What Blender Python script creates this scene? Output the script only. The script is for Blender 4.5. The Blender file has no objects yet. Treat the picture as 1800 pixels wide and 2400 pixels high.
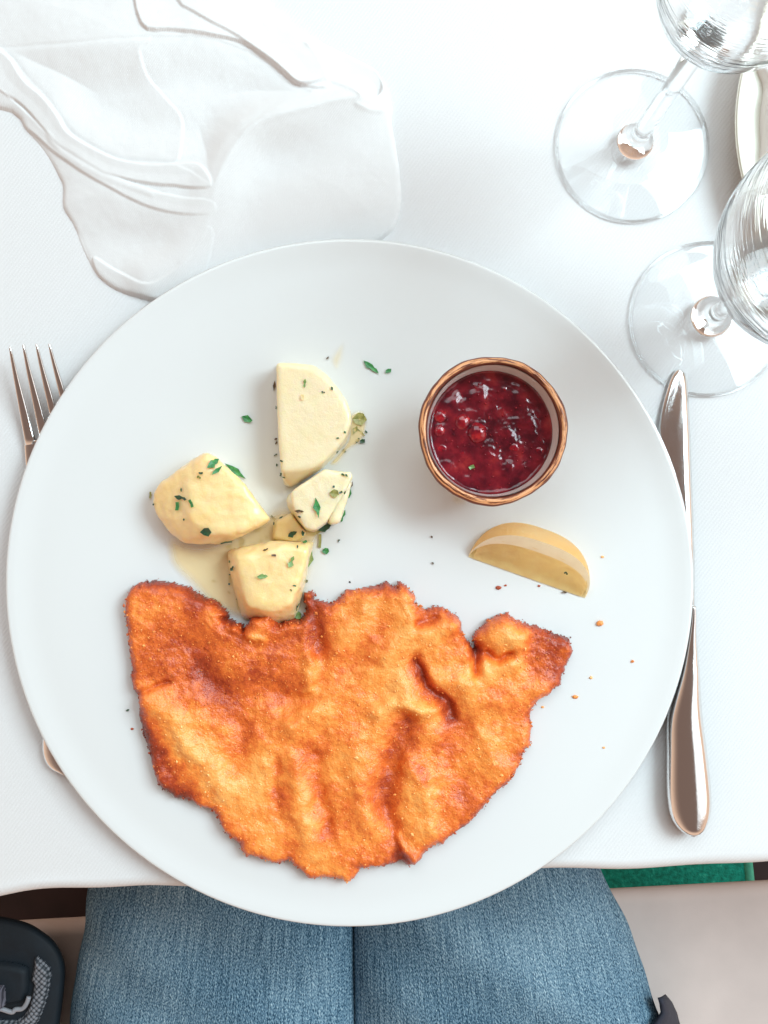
import bpy, bmesh, math, random
import numpy as np
from mathutils import Vector
from mathutils.bvhtree import BVHTree

random.seed(7)
RNG = np.random.default_rng(11)
S = bpy.context.scene
C = S.collection

# ------------------------------------------------------------------ camera, world, lamps, exposure
F, H = 1990.0, 0.42                      # focal length in photograph pixels, camera height over the table (m)
cam = bpy.data.cameras.new("camera")
cam.sensor_fit = 'VERTICAL'
cam.sensor_height = 36.0
cam.lens = 36.0 * F / 2400.0
cam.clip_start, cam.clip_end = 0.01, 50
camo = bpy.data.objects.new("camera", cam)
camo.location = (0, 0, H)
C.objects.link(camo)
S.camera = camo

w = bpy.data.worlds.new("World")
S.world = w
w.use_nodes = True
bg = w.node_tree.nodes["Background"]
# the room round the table: dim brown ceiling overhead, lighter walls to all sides
wn, wl = w.node_tree.nodes, w.node_tree.links.new
wtc, wsep, wr = wn.new("ShaderNodeTexCoord"), wn.new("ShaderNodeSeparateXYZ"), wn.new("ShaderNodeValToRGB")
wl(wtc.outputs["Generated"], wsep.inputs[0])
wl(wsep.outputs[2], wr.inputs[0])
wr.color_ramp.interpolation = 'EASE'
wr.color_ramp.elements[0].position, wr.color_ramp.elements[0].color = 0.1, (0.95, 0.65, 0.48, 1)
wr.color_ramp.elements[1].position, wr.color_ramp.elements[1].color = 0.85, (0.225, 0.150, 0.122, 1)
wl(wr.outputs[0], bg.inputs[0])
bg.inputs[1].default_value = 1.0


def lamp(name, az, el, dist, size, power, col, sy=None):
    d = bpy.data.lights.new(name, 'AREA')
    d.shape = 'RECTANGLE'
    d.size, d.size_y = size, (sy or size)
    d.energy, d.color = power, col
    o = bpy.data.objects.new(name, d)
    a, e = math.radians(az), math.radians(el)
    v = Vector((math.cos(a) * math.cos(e), math.sin(a) * math.cos(e), math.sin(e)))
    o.location = v * dist
    o.rotation_euler = v.to_track_quat('Z', 'Y').to_euler()
    C.objects.link(o)
    return o


lamp("window_light", 27, 47, 1.45, 0.66, 21, (0.74, 0.93, 1.0), 0.66)
lamp("wide_fill_light", 95, 54, 4.0, 3.0, 76, (0.79, 0.95, 1.0), 2.2)  # added broad fill lamp from the far side, not a known window
lamp("right_fill_light", -4, 36, 2.4, 1.7, 12.5, (0.86, 0.96, 1.0), 1.7)  # added lamp: bright streak on the knife handle and softer light from the right

vs = S.view_settings
vs.view_transform, vs.look, vs.exposure, vs.gamma = 'Standard', 'None', 0.0, 1.0
S.cycles.use_denoising = True
S.cycles.max_bounces = 14
S.cycles.transmission_bounces = 12
S.cycles.transparent_max_bounces = 12
S.cycles.caustics_refractive = True
S.cycles.caustics_reflective = False
S.cycles.sample_clamp_indirect = 0.0
S.cycles.blur_glossy = 0.5


# ------------------------------------------------------------------ helpers
def P(px, py, z=0.0):
    k = (H - z) / F
    return Vector(((px - 900) * k, (1200 - py) * k, z))


ORG = {}


def setp(o, label=None, cat=None, group=None, kind=None):
    if label: o["label"] = label
    if cat: o["category"] = cat
    if group: o["group"] = group
    if kind: o["kind"] = kind
    return o


def thing(name, label, cat, loc, group=None):
    o = bpy.data.objects.new(name, None)
    o.empty_display_size = 0.01
    o.location = loc
    C.objects.link(o)
    ORG[o] = Vector(loc)
    return setp(o, label, cat, group)


def mk(name, verts, faces, mat, parent=None, org=None, smooth=True, uvs=None, attrs=None, recalc=False, flip=False):
    """verts in world metres; a child is stored in its parent's frame, a top-level mesh round its own origin"""
    v = np.asarray([tuple(p) for p in verts], dtype=np.float64) if not isinstance(verts, np.ndarray) else verts.astype(np.float64)
    base = ORG[parent] if parent else Vector(org if org is not None else (0, 0, 0))
    v = v - np.array(base)
    me = bpy.data.meshes.new(name)
    me.from_pydata(v.tolist(), [], [list(map(int, f))[::-1 if flip else 1] for f in faces])
    if smooth:
        me.polygons.foreach_set("use_smooth", [True] * len(me.polygons))
    if uvs is not None:
        lay = me.uv_layers.new(name="UVMap")
        li = np.empty(len(me.loops), dtype=np.int32)
        me.loops.foreach_get("vertex_index", li)
        lay.data.foreach_set("uv", np.asarray(uvs)[li].astype(np.float32).ravel())
    for k, a in (attrs or {}).items():
        at = me.attributes.new(k, 'FLOAT', 'POINT')
        at.data.foreach_set("value", np.asarray(a, dtype=np.float32))
    me.materials.append(mat)
    me.validate()
    if recalc:
        bm_ = bmesh.new()
        bm_.from_mesh(me)
        bmesh.ops.recalc_face_normals(bm_, faces=bm_.faces)
        bm_.to_mesh(me)
        bm_.free()
    me.update()
    o = bpy.data.objects.new(name, me)
    C.objects.link(o)
    if parent:
        o.parent = parent
        ORG[o] = Vector(base)
    else:
        o.location = base
        ORG[o] = Vector(base)
    return o


def lathe(prof, c, n=96, closed=False):
    vs_, fs = [], []
    m = len(prof)
    for r, z in prof:
        for i in range(n):
            a = 2 * math.pi * i / n
            vs_.append((c[0] + r * math.cos(a), c[1] + r * math.sin(a), c[2] + z))
    for j in range(m if closed else m - 1):
        j2 = (j + 1) % m
        for i in range(n):
            i2 = (i + 1) % n
            fs.append((j * n + i, j * n + i2, j2 * n + i2, j2 * n + i))
    return vs_, fs


def smoothprof(pts, k=6):
    """Catmull-Rom through profile points"""
    out = []
    p = [pts[0]] + list(pts) + [pts[-1]]
    for i in range(1, len(p) - 2):
        p0, p1, p2, p3 = [np.array(q, float) for q in p[i - 1:i + 3]]
        for s in range(k):
            t = s / k
            out.append(tuple(0.5 * ((2 * p1) + (-p0 + p2) * t + (2 * p0 - 5 * p1 + 4 * p2 - p3) * t * t + (-p0 + 3 * p1 - 3 * p2 + p3) * t ** 3)))
    out.append(tuple(pts[-1]))
    return out


def loft(secs, n=20, power=2.0, cap=True):
    """secs: (centre Vector, side Vector (unit), half width, half thickness); up is +z"""
    vs_, fs = [], []
    for c, s, hw, ht in secs:
        for i in range(n):
            a = 2 * math.pi * i / n
            ca, sa = math.cos(a), math.sin(a)
            ca = math.copysign(abs(ca) ** (2 / power), ca)
            sa = math.copysign(abs(sa) ** (2 / power), sa)
            vs_.append(c + s * (hw * ca) + Vector((0, 0, ht * sa)))
    for j in range(len(secs) - 1):
        for i in range(n):
            i2 = (i + 1) % n
            fs.append((j * n + i, j * n + i2, (j + 1) * n + i2, (j + 1) * n + i))
    if cap:
        fs.append(tuple(range(n))[::-1])
        fs.append(tuple(range((len(secs) - 1) * n, len(secs) * n)))
    return vs_, fs


def tube(pts, r, n=8):
    secs, fs, vs_ = [], [], []
    for k, p in enumerate(pts):
        a = pts[max(k - 1, 0)]
        b = pts[min(k + 1, len(pts) - 1)]
        t = (b - a).normalized()
        s = t.cross(Vector((0, 0, 1)))
        s = s.normalized() if s.length > 1e-6 else Vector((1, 0, 0))
        u = s.cross(t)
        rr = r[k] if isinstance(r, (list, tuple)) else r
        for i in range(n):
            an = 2 * math.pi * i / n
            vs_.append(p + s * (rr * math.cos(an)) + u * (rr * math.sin(an)))
    for j in range(len(pts) - 1):
        for i in range(n):
            i2 = (i + 1) % n
            fs.append((j * n + i, j * n + i2, (j + 1) * n + i2, (j + 1) * n + i))
    fs.append(tuple(range(n))[::-1])
    fs.append(tuple(range((len(pts) - 1) * n, len(pts) * n)))
    return vs_, fs


def vnoise(x, y, seed=0):
    r = np.random.default_rng(seed).random((256, 256))
    xi, yi = np.floor(x).astype(int), np.floor(y).astype(int)
    fx, fy = x - xi, y - yi
    fx = fx * fx * (3 - 2 * fx)
    fy = fy * fy * (3 - 2 * fy)
    g = lambda a, b: r[a % 256, b % 256]
    return (g(xi, yi) * (1 - fx) + g(xi + 1, yi) * fx) * (1 - fy) + (g(xi, yi + 1) * (1 - fx) + g(xi + 1, yi + 1) * fx) * fy


def fbm(x, y, s, octv=4, seed=0):
    out, a, tot = 0, 1.0, 0
    for o in range(octv):
        out = out + a * (vnoise(x / s + 13.7 * o, y / s + 5.1 * o, seed + o) - 0.5)
        tot += a
        a *= 0.5
        s *= 0.5
    return out / tot * 2


def sstep(x):
    x = np.clip(x, 0, 1)
    return x * x * (3 - 2 * x)


def polydist(poly, x, y, closed=True):
    """distance to a polyline / signed (positive inside) distance to a polygon"""
    p = np.array(poly, float)
    q = np.roll(p, -1, axis=0) if closed else p[1:]
    p = p if closed else p[:-1]
    d2 = np.full(x.shape, 1e18)
    ins = np.zeros(x.shape, bool)
    for (ax, ay), (bx, by) in zip(p, q):
        ex, ey = bx - ax, by - ay
        t = np.clip(((x - ax) * ex + (y - ay) * ey) / max(ex * ex + ey * ey, 1e-12), 0, 1)
        d2 = np.minimum(d2, (x - ax - t * ex) ** 2 + (y - ay - t * ey) ** 2)
        if closed:
            c = (ay > y) != (by > y)
            with np.errstate(divide='ignore', invalid='ignore'):
                xi = (bx - ax) * (y - ay) / (by - ay if by != ay else 1e-12) + ax
            ins ^= c & (x < xi)
    d = np.sqrt(d2)
    return np.where(ins, d, -d) if closed else d


def gridfaces(mask):
    """mask over vertices (ny, nx): quads whose four corners are kept; returns faces and index map"""
    ny, nx = mask.shape
    idx = -np.ones(mask.shape, int)
    idx[mask] = np.arange(mask.sum())
    q = np.stack([idx[:-1, :-1], idx[1:, :-1], idx[1:, 1:], idx[:-1, 1:]], -1).reshape(-1, 4)
    return q[(q >= 0).all(1)], idx


def catmull(pts, k=6, closed=False):
    out = []
    n = len(pts)
    rng = range(n) if closed else range(n - 1)
    for i in rng:
        g = lambda j: np.array(pts[j % n] if closed else pts[min(max(j, 0), n - 1)], float)
        p0, p1, p2, p3 = g(i - 1), g(i), g(i + 1), g(i + 2)
        for s in range(k):
            t = s / k
            out.append(tuple(0.5 * ((2 * p1) + (-p0 + p2) * t + (2 * p0 - 5 * p1 + 4 * p2 - p3) * t * t + (-p0 + 3 * p1 - 3 * p2 + p3) * t ** 3)))
    if not closed:
        out.append(tuple(pts[-1]))
    return out


# ------------------------------------------------------------------ materials
def newmat(name):
    m = bpy.data.materials.new(name)
    m.use_nodes = True
    nt = m.node_tree
    return m, nt, nt.nodes["Principled BSDF"], (lambda t: nt.nodes.new("ShaderNode" + t)), nt.links.new


def noise_tex(nt, N, L, scale, detail=4, rough=0.55, vec=None, coord='Object'):
    t = N("TexNoise")
    t.inputs["Scale"].default_value = scale
    t.inputs["Detail"].default_value = detail
    t.inputs["Roughness"].default_value = rough
    if vec is None:
        tc = N("TexCoord")
        L(tc.outputs[coord], t.inputs["Vector"])
    else:
        L(vec, t.inputs["Vector"])
    return t


def ramp(N, L, src, stops):
    r = N("ValToRGB")
    e = r.color_ramp.elements
    while len(e) < len(stops):
        e.new(0.5)
    for el, (p, c) in zip(e, stops):
        el.position = p
        el.color = (*c, 1)
    L(src, r.inputs[0])
    return r


def bump(N, L, src, b, strength, dist, normal=None):
    n = N("Bump")
    n.inputs["Strength"].default_value = strength
    n.inputs["Distance"].default_value = dist
    L(src, n.inputs["Height"])
    if normal is not None:
        L(normal, n.inputs["Normal"])
    L(n.outputs[0], b.inputs["Normal"])
    return n


def simple(name, col, rough=0.5, metal=0.0, var=0.0, vscale=60, bstr=0.0, bscale=400, bdist=0.0004, **kw):
    m, nt, b, N, L = newmat(name)
    b.inputs["Base Color"].default_value = (*col, 1)
    b.inputs["Roughness"].default_value = rough
    b.inputs["Metallic"].default_value = metal
    for k, v in kw.items():
        b.inputs[k.replace("_", " ")].default_value = v
    if var:
        t = noise_tex(nt, N, L, vscale)
        r = ramp(N, L, t.outputs["Fac"], [(0.3, tuple(c * (1 - var) for c in col)), (0.7, tuple(min(1, c * (1 + var)) for c in col))])
        L(r.outputs[0], b.inputs["Base Color"])
    if bstr:
        t = noise_tex(nt, N, L, bscale, 3)
        bump(N, L, t.outputs["Fac"], b, bstr, bdist)
    return m


def cloth_mat(name, col, pitch=0.0011, strength=0.35):
    m, nt, b, N, L = newmat(name)
    tc = N("TexCoord")
    mp = N("Mapping")
    mp.inputs["Rotation"].default_value = (0, 0, math.radians(38))
    L(tc.outputs["Object"], mp.inputs["Vector"])
    wv = N("TexWave")
    wv.inputs["Scale"].default_value = 0.314 / pitch
    wv.inputs["Distortion"].default_value = 1.2
    wv.inputs["Detail"].default_value = 2
    L(mp.outputs[0], wv.inputs["Vector"])
    n = noise_tex(nt, N, L, 1400, 2)
    mx = N("Math")
    mx.operation = 'ADD'
    L(wv.outputs["Fac"], mx.inputs[0])
    L(n.outputs["Fac"], mx.inputs[1])
    b.inputs["Base Color"].default_value = (*col, 1)
    b.inputs["Roughness"].default_value = 0.85
    b.inputs["Sheen Weight"].default_value = 0.15
    bump(N, L, mx.outputs[0], b, strength, 0.00025)
    return m


M = {}
M["tablecloth"] = cloth_mat("tablecloth_cotton", (0.72, 0.73, 0.74), 0.0016, 0.34)
M["napkin"] = cloth_mat("napkin_cotton", (0.84, 0.85, 0.855), 0.0009, 0.22)
M["porcelain"] = simple("white_porcelain", (0.725, 0.75, 0.755), 0.13, bstr=0.05, bscale=30, bdist=0.0006, Coat_Weight=0.1, Coat_Roughness=0.08)
M["cream_porcelain"] = simple("cream_porcelain", (0.70, 0.70, 0.62), 0.25, var=0.03)
M["ramekin_white"] = simple("ramekin_glaze", (0.80, 0.76, 0.74), 0.15, var=0.03, vscale=120)


def steel_mat():
    m, nt, b, N, L = newmat("polished_steel")
    b.inputs["Base Color"].default_value = (0.80, 0.79, 0.78, 1)
    b.inputs["Metallic"].default_value = 1
    tc = N("TexCoord")
    mp = N("Mapping")
    mp.inputs["Scale"].default_value = (1, 0.12, 1)
    L(tc.outputs["Object"], mp.inputs["Vector"])
    n = noise_tex(nt, N, L, 2200, 3, vec=mp.outputs[0])
    mr = N("MapRange")
    mr.inputs["To Min"].default_value = 0.07
    mr.inputs["To Max"].default_value = 0.19
    L(n.outputs["Fac"], mr.inputs["Value"])
    L(mr.outputs[0], b.inputs["Roughness"])
    n2 = noise_tex(nt, N, L, 500, 4, 0.7)
    bump(N, L, n2.outputs["Fac"], b, 0.12, 0.0002)
    return m


M["steel"] = steel_mat()


def glass_mat():
    m, nt, b, N, L = newmat("clear_glass")
    b.inputs["Base Color"].default_value = (1, 1, 1, 1)
    b.inputs["Roughness"].default_value = 0.0
    b.inputs["Transmission Weight"].default_value = 1
    b.inputs["IOR"].default_value = 1.5
    n = noise_tex(nt, N, L, 55, 2)
    tc, mp = N("TexCoord"), N("Mapping")
    mp.inputs["Scale"].default_value = (10, 10, 130)
    L(tc.outputs["Object"], mp.inputs["Vector"])
    n2 = noise_tex(nt, N, L, 1, 3, 0.6, vec=mp.outputs[0])
    ad = N("Math")
    L(n.outputs["Fac"], ad.inputs[0])
    L(n2.outputs["Fac"], ad.inputs[1])
    bump(N, L, ad.outputs[0], b, 0.16, 0.0018)
    return m




def thin_glass_mat():
    """thin flat glass: clear straight through, mirror-like by Fresnel"""
    m = bpy.data.materials.new("thin_foot_glass")
    m.use_nodes = True
    nt = m.node_tree
    nt.nodes.clear()
    N, L = (lambda t: nt.nodes.new("ShaderNode" + t)), nt.links.new
    out, mix, tr, gl, lw = N("OutputMaterial"), N("MixShader"), N("BsdfTransparent"), N("BsdfGlossy"), N("LayerWeight")
    tr.inputs[0].default_value = (1, 1, 1, 1)
    gl.inputs["Roughness"].default_value = 0.03
    pw, md = N("Math"), N("Math")
    pw.operation, md.operation = 'POWER', 'MULTIPLY_ADD'
    L(lw.outputs["Facing"], pw.inputs[0])
    pw.inputs[1].default_value = 5.0
    L(pw.outputs[0], md.inputs[0])
    md.inputs[1].default_value, md.inputs[2].default_value = 0.8, 0.03
    L(md.outputs[0], mix.inputs[0])
    L(tr.outputs[0], mix.inputs[1])
    L(gl.outputs[0], mix.inputs[2])
    L(mix.outputs[0], out.inputs["Surface"])
    return m


M["thin_glass"] = thin_glass_mat()
M["bowl_glass"] = glass_mat()
M["glass"] = simple("smooth_glass", (1, 1, 1), 0.0, Transmission_Weight=1.0, IOR=1.5)


def crust_mat():
    m, nt, b, N, L = newmat("fried_breadcrumb_crust")
    at = N("Attribute")
    at.attribute_name = "browning"
    n1 = noise_tex(nt, N, L, 70, 6, 0.6)
    n2 = noise_tex(nt, N, L, 420, 5, 0.65)
    n3 = noise_tex(nt, N, L, 1500, 3, 0.6)

    def mad(a, k, c):
        q = N("Math")
        q.operation = 'MULTIPLY_ADD'
        L(a, q.inputs[0])
        q.inputs[1].default_value = k
        if isinstance(c, float):
            q.inputs[2].default_value = c
        else:
            L(c, q.inputs[2])
        return q.outputs[0]
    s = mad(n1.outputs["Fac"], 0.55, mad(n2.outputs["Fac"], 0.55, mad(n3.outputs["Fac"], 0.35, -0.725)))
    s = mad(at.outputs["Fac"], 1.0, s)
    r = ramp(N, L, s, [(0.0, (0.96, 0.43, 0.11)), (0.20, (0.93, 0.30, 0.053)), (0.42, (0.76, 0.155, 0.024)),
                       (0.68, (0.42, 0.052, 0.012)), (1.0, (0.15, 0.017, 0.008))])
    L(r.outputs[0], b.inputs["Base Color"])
    b.inputs["Roughness"].default_value = 0.36
    b.inputs["Specular IOR Level"].default_value = 0.55
    v = N("TexVoronoi")
    v.inputs["Scale"].default_value = 950
    tc = N("TexCoord")
    L(tc.outputs["Object"], v.inputs["Vector"])
    bb = bump(N, L, n2.outputs["Fac"], b, 0.5, 0.0009)
    bump(N, L, v.outputs["Distance"], b, 0.4, -0.0005, bb.outputs[0])
    return m


M["crust"] = crust_mat()


def crumb_mat():
    m, nt, b, N, L = newmat("toasted_crumbs")
    at = N("Attribute")
    at.attribute_name = "browning"
    r = ramp(N, L, at.outputs["Fac"], [(0.0, (0.98, 0.58, 0.22)), (0.3, (0.93, 0.36, 0.085)), (0.65, (0.50, 0.085, 0.020)), (1.0, (0.17, 0.022, 0.010))])
    L(r.outputs[0], b.inputs["Base Color"])
    b.inputs["Roughness"].default_value = 0.4
    b.inputs["Subsurface Weight"].default_value = 0.0
    return m


M["crumbs"] = crumb_mat()


def potato_mat(name, a, bcol):
    m, nt, b, N, L = newmat(name)
    n = noise_tex(nt, N, L, 45, 4)
    r = ramp(N, L, n.outputs["Fac"], [(0.32, a), (0.68, bcol)])
    L(r.outputs[0], b.inputs["Base Color"])
    b.inputs["Roughness"].default_value = 0.30
    b.inputs["Subsurface Weight"].default_value = 0.6
    b.inputs["Subsurface Radius"].default_value = (1.0, 0.55, 0.22)
    b.inputs["Subsurface Scale"].default_value = 0.008
    b.inputs["Coat Weight"].default_value = 0.5
    b.inputs["Coat Roughness"].default_value = 0.12
    n2 = noise_tex(nt, N, L, 330, 6, 0.75)
    bump(N, L, n2.outputs["Fac"], b, 0.5, 0.0009)
    return m


M["potato_pale"] = potato_mat("boiled_potato_pale", (0.86, 0.73, 0.46), (0.88, 0.78, 0.54))
M["potato_gold"] = potato_mat("boiled_potato_gold", (0.93, 0.65, 0.29), (0.95, 0.74, 0.40))


def leaf_mat(name, a, bcol):
    m, nt, b, N, L = newmat(name)
    n = noise_tex(nt, N, L, 700, 3)
    r = ramp(N, L, n.outputs["Fac"], [(0.35, a), (0.65, bcol)])
    L(r.outputs[0], b.inputs["Base Color"])
    b.inputs["Roughness"].default_value = 0.35
    return m


M["leaf_green"] = leaf_mat("parsley_green", (0.02, 0.14, 0.045), (0.07, 0.33, 0.09))
M["leaf_dark"] = leaf_mat("parsley_wet_dark", (0.014, 0.05, 0.03), (0.04, 0.12, 0.05))
M["leaf_olive"] = leaf_mat("parsley_olive", (0.20, 0.20, 0.05), (0.38, 0.36, 0.12))
M["leaf_light"] = leaf_mat("parsley_light", (0.12, 0.24, 0.07), (0.24, 0.38, 0.12))
M["leaf_brown"] = leaf_mat("herb_brown", (0.06, 0.035, 0.02), (0.16, 0.10, 0.05))


def jam_mat():
    m, nt, b, N, L = newmat("lingonberry_jelly")
    n = noise_tex(nt, N, L, 130, 4)
    r = ramp(N, L, n.outputs["Fac"], [(0.36, (0.075, 0.004, 0.011)), (0.56, (0.20, 0.010, 0.020)), (0.78, (0.38, 0.03, 0.03))])
    L(r.outputs[0], b.inputs["Base Color"])
    b.inputs["Roughness"].default_value = 0.13
    b.inputs["Subsurface Weight"].default_value = 0.15
    b.inputs["Subsurface Radius"].default_value = (1, 0.1, 0.1)
    b.inputs["Subsurface Scale"].default_value = 0.003
    b.inputs["Coat Weight"].default_value = 0.0
    b.inputs["Coat Roughness"].default_value = 0.03
    n2 = noise_tex(nt, N, L, 150, 2, 0.5)
    bump(N, L, n2.outputs["Fac"], b, 0.14, 0.0012)
    return m


M["jam"] = jam_mat()


def berry_mat():
    m, nt, b, N, L = newmat("berry_skin")
    n = noise_tex(nt, N, L, 260, 3)
    r = ramp(N, L, n.outputs["Fac"], [(0.32, (0.11, 0.003, 0.014)), (0.55, (0.30, 0.008, 0.018)), (0.75, (0.52, 0.03, 0.03))])
    L(r.outputs[0], b.inputs["Base Color"])
    b.inputs["Roughness"].default_value = 0.1
    b.inputs["Subsurface Weight"].default_value = 0.2
    b.inputs["Subsurface Radius"].default_value = (1, 0.12, 0.08)
    b.inputs["Subsurface Scale"].default_value = 0.003
    b.inputs["Coat Weight"].default_value = 0.15
    b.inputs["Coat Roughness"].default_value = 0.04
    n2 = noise_tex(nt, N, L, 420, 3)
    bump(N, L, n2.outputs["Fac"], b, 0.12, 0.0008)
    return m


M["berry"] = berry_mat()


def rim_mat():
    m, nt, b, N, L = newmat("rustic_brushed_rim")
    tc = N("TexCoord")
    sp = N("SeparateXYZ")
    L(tc.outputs["UV"], sp.inputs[0])
    cb = N("CombineXYZ")
    for i, k in ((0, 11.0), (1, 3.2)):
        q = N("Math")
        q.operation = 'MULTIPLY'
        q.inputs[1].default_value = k
        L(sp.outputs[i], q.inputs[0])
        L(q.outputs[0], cb.inputs[i])
    n = noise_tex(nt, N, L, 1.6, 8, 0.68, vec=cb.outputs[0])
    r = ramp(N, L, n.outputs["Fac"], [(0.40, (0.09, 0.020, 0.012)), (0.46, (0.36, 0.12, 0.05)), (0.51, (0.80, 0.38, 0.17)), (0.75, (0.93, 0.56, 0.31))])
    # the brushed paint is dark along both borders of the band
    er = ramp(N, L, sp.outputs[1], [(0.0, (0, 0, 0)), (0.26, (0.1, 0.1, 0.1)), (0.40, (0.8, 0.8, 0.8)), (0.58, (0.8, 0.8, 0.8)), (0.74, (0.15, 0.15, 0.15)), (1.0, (0, 0, 0))])
    n2 = noise_tex(nt, N, L, 1.0, 6, 0.6, vec=cb.outputs[0])
    ad = N("Math")
    ad.operation = 'ADD'
    L(er.outputs[0], ad.inputs[0])
    L(n2.outputs["Fac"], ad.inputs[1])
    mr = ramp(N, L, ad.outputs[0], [(0.72, (0, 0, 0)), (0.95, (1, 1, 1))])
    mx = N("Mix")
    mx.data_type = 'RGBA'
    L(mr.outputs[0], mx.inputs["Factor"])
    mx.inputs["A"].default_value = (0.15, 0.035, 0.018, 1)
    L(r.outputs[0], mx.inputs["B"])
    L(mx.outputs["Result"], b.inputs["Base Color"])
    b.inputs["Roughness"].default_value = 0.35
    bump(N, L, n.outputs["Fac"], b, 0.3, 0.0006)
    return m


M["rim"] = rim_mat()


def lemon_rind_mat():
    m, nt, b, N, L = newmat("lemon_rind")
    n = noise_tex(nt, N, L, 60, 3)
    r = ramp(N, L, n.outputs["Fac"], [(0.3, (1.0, 0.56, 0.20)), (0.7, (1.0, 0.71, 0.38))])
    L(r.outputs[0], b.inputs["Base Color"])
    b.inputs["Roughness"].default_value = 0.38
    b.inputs["Subsurface Weight"].default_value = 0.2
    b.inputs["Subsurface Radius"].default_value = (1, 0.6, 0.2)
    b.inputs["Subsurface Scale"].default_value = 0.003
    v = N("TexVoronoi")
    v.inputs["Scale"].default_value = 620
    tc = N("TexCoord")
    L(tc.outputs["Object"], v.inputs["Vector"])
    bump(N, L, v.outputs["Distance"], b, 0.45, 0.0007)
    return m


def translucent(m, col, share):
    """let some light through the flesh of the fruit"""
    nt = m.node_tree
    b = nt.nodes["Principled BSDF"]
    out = nt.nodes["Material Output"]
    t, mx = nt.nodes.new("ShaderNodeBsdfTranslucent"), nt.nodes.new("ShaderNodeMixShader")
    t.inputs[0].default_value = (*col, 1)
    mx.inputs[0].default_value = share
    nt.links.new(b.outputs[0], mx.inputs[1])
    nt.links.new(t.outputs[0], mx.inputs[2])
    nt.links.new(mx.outputs[0], out.inputs["Surface"])
    return m


M["rind"] = translucent(lemon_rind_mat(), (1.0, 0.84, 0.50), 0.55)
M["pith"] = simple("lemon_pith", (0.97, 0.92, 0.76), 0.6, var=0.05, vscale=200)
M["pulp"] = simple("lemon_pulp", (1.0, 0.80, 0.48), 0.18, var=0.16, vscale=260, bstr=0.5, bscale=420, bdist=0.0009,
                   Coat_Weight=0.4)
translucent(M["pulp"], (1.0, 0.88, 0.60), 0.72)
translucent(M["pith"], (1.0, 0.97, 0.85), 0.35)


def butter_mat():
    m, nt, b, N, L = newmat("melted_butter")
    b.inputs["Base Color"].default_value = (0.97, 0.82, 0.50, 1)
    b.inputs["Base Color"].default_value = (1.0, 0.77, 0.36, 1)
    at = N("Attribute")
    at.attribute_name = "film"
    L(at.outputs["Fac"], b.inputs["Alpha"])
    b.inputs["Roughness"].default_value = 0.08
    n = noise_tex(nt, N, L, 160, 3)
    bump(N, L, n.outputs["Fac"], b, 0.2, 0.0008)
    return m


M["butter"] = butter_mat()


def denim_mat():
    m, nt, b, N, L = newmat("washed_denim")
    tc = N("TexCoord")

    def mapped(sx, sy, rot=0.0):
        mp = N("Mapping")
        mp.inputs["Scale"].default_value = (sx, sy, 1)
        mp.inputs["Rotation"].default_value = (0, 0, rot)
        L(tc.outputs["UV"], mp.inputs["Vector"])
        return mp.outputs[0]
    a = noise_tex(nt, N, L, 1, 3, 0.6, vec=mapped(760, 30))        # warp streaks
    c = noise_tex(nt, N, L, 1, 2, 0.6, vec=mapped(1500, 600, 0.5))   # twill grain
    d = noise_tex(nt, N, L, 9, 3, 0.5, vec=mapped(1, 1))            # fading

    def mad(s, k, off):
        q = N("Math")
        q.operation = 'MULTIPLY_ADD'
        L(s, q.inputs[0])
        q.inputs[1].default_value = k
        if isinstance(off, float):
            q.inputs[2].default_value = off
        else:
            L(off, q.inputs[2])
        return q.outputs[0]
    s = mad(a.outputs["Fac"], 0.5, mad(c.outputs["Fac"], 1.15, mad(d.outputs["Fac"], 0.35, -0.55)))
    r = ramp(N, L, s, [(0.27, (0.018, 0.055, 0.098)), (0.42, (0.098, 0.195, 0.285)), (0.55, (0.215, 0.355, 0.46)), (0.76, (0.53, 0.69, 0.78))])
    L(r.outputs[0], b.inputs["Base Color"])
    b.inputs["Roughness"].default_value = 0.9
    b.inputs["Specular IOR Level"].default_value = 0.15
    bump(N, L, s, b, 0.7, 0.0012)
    return m


M["denim"] = denim_mat()
M["seat_fabric"] = simple("beige_seat_fabric", (0.68, 0.59, 0.555), 0.9, var=0.07, vscale=14, bstr=0.2, bscale=900)
M["bag_black"] = simple("bag_nylon_black", (0.004, 0.012, 0.020), 0.7, var=0.2, vscale=90, bstr=0.3, bscale=900)
M["buckle"] = simple("buckle_plastic_grey", (0.32, 0.34, 0.38), 0.3, var=0.1)
M["jacket"] = simple("navy_jacket", (0.025, 0.028, 0.045), 0.85, var=0.15, vscale=120, bstr=0.3, bscale=900)
M["floor"] = simple("dark_wood_floor", (0.035, 0.016, 0.016), 0.55, var=0.35, vscale=12, bstr=0.2, bscale=80)


def mesh_fabric_mat():
    m, nt, b, N, L = newmat("bag_mesh_fabric")
    tc = N("TexCoord")
    mp = N("Mapping")
    mp.inputs["Rotation"].default_value = (0, 0, math.radians(45))
    L(tc.outputs["Object"], mp.inputs["Vector"])
    v = N("TexVoronoi")
    v.inputs["Scale"].default_value = 380
    v.inputs["Randomness"].default_value = 0.25
    L(mp.outputs[0], v.inputs["Vector"])
    r = ramp(N, L, v.outputs["Distance"], [(0.25, (0.26, 0.28, 0.32)), (0.6, (0.02, 0.03, 0.04))])
    L(r.outputs[0], b.inputs["Base Color"])
    b.inputs["Roughness"].default_value = 0.7
    bump(N, L, v.outputs["Distance"], b, 0.7, -0.001)
    return m


M["mesh_fabric"] = mesh_fabric_mat()


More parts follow.
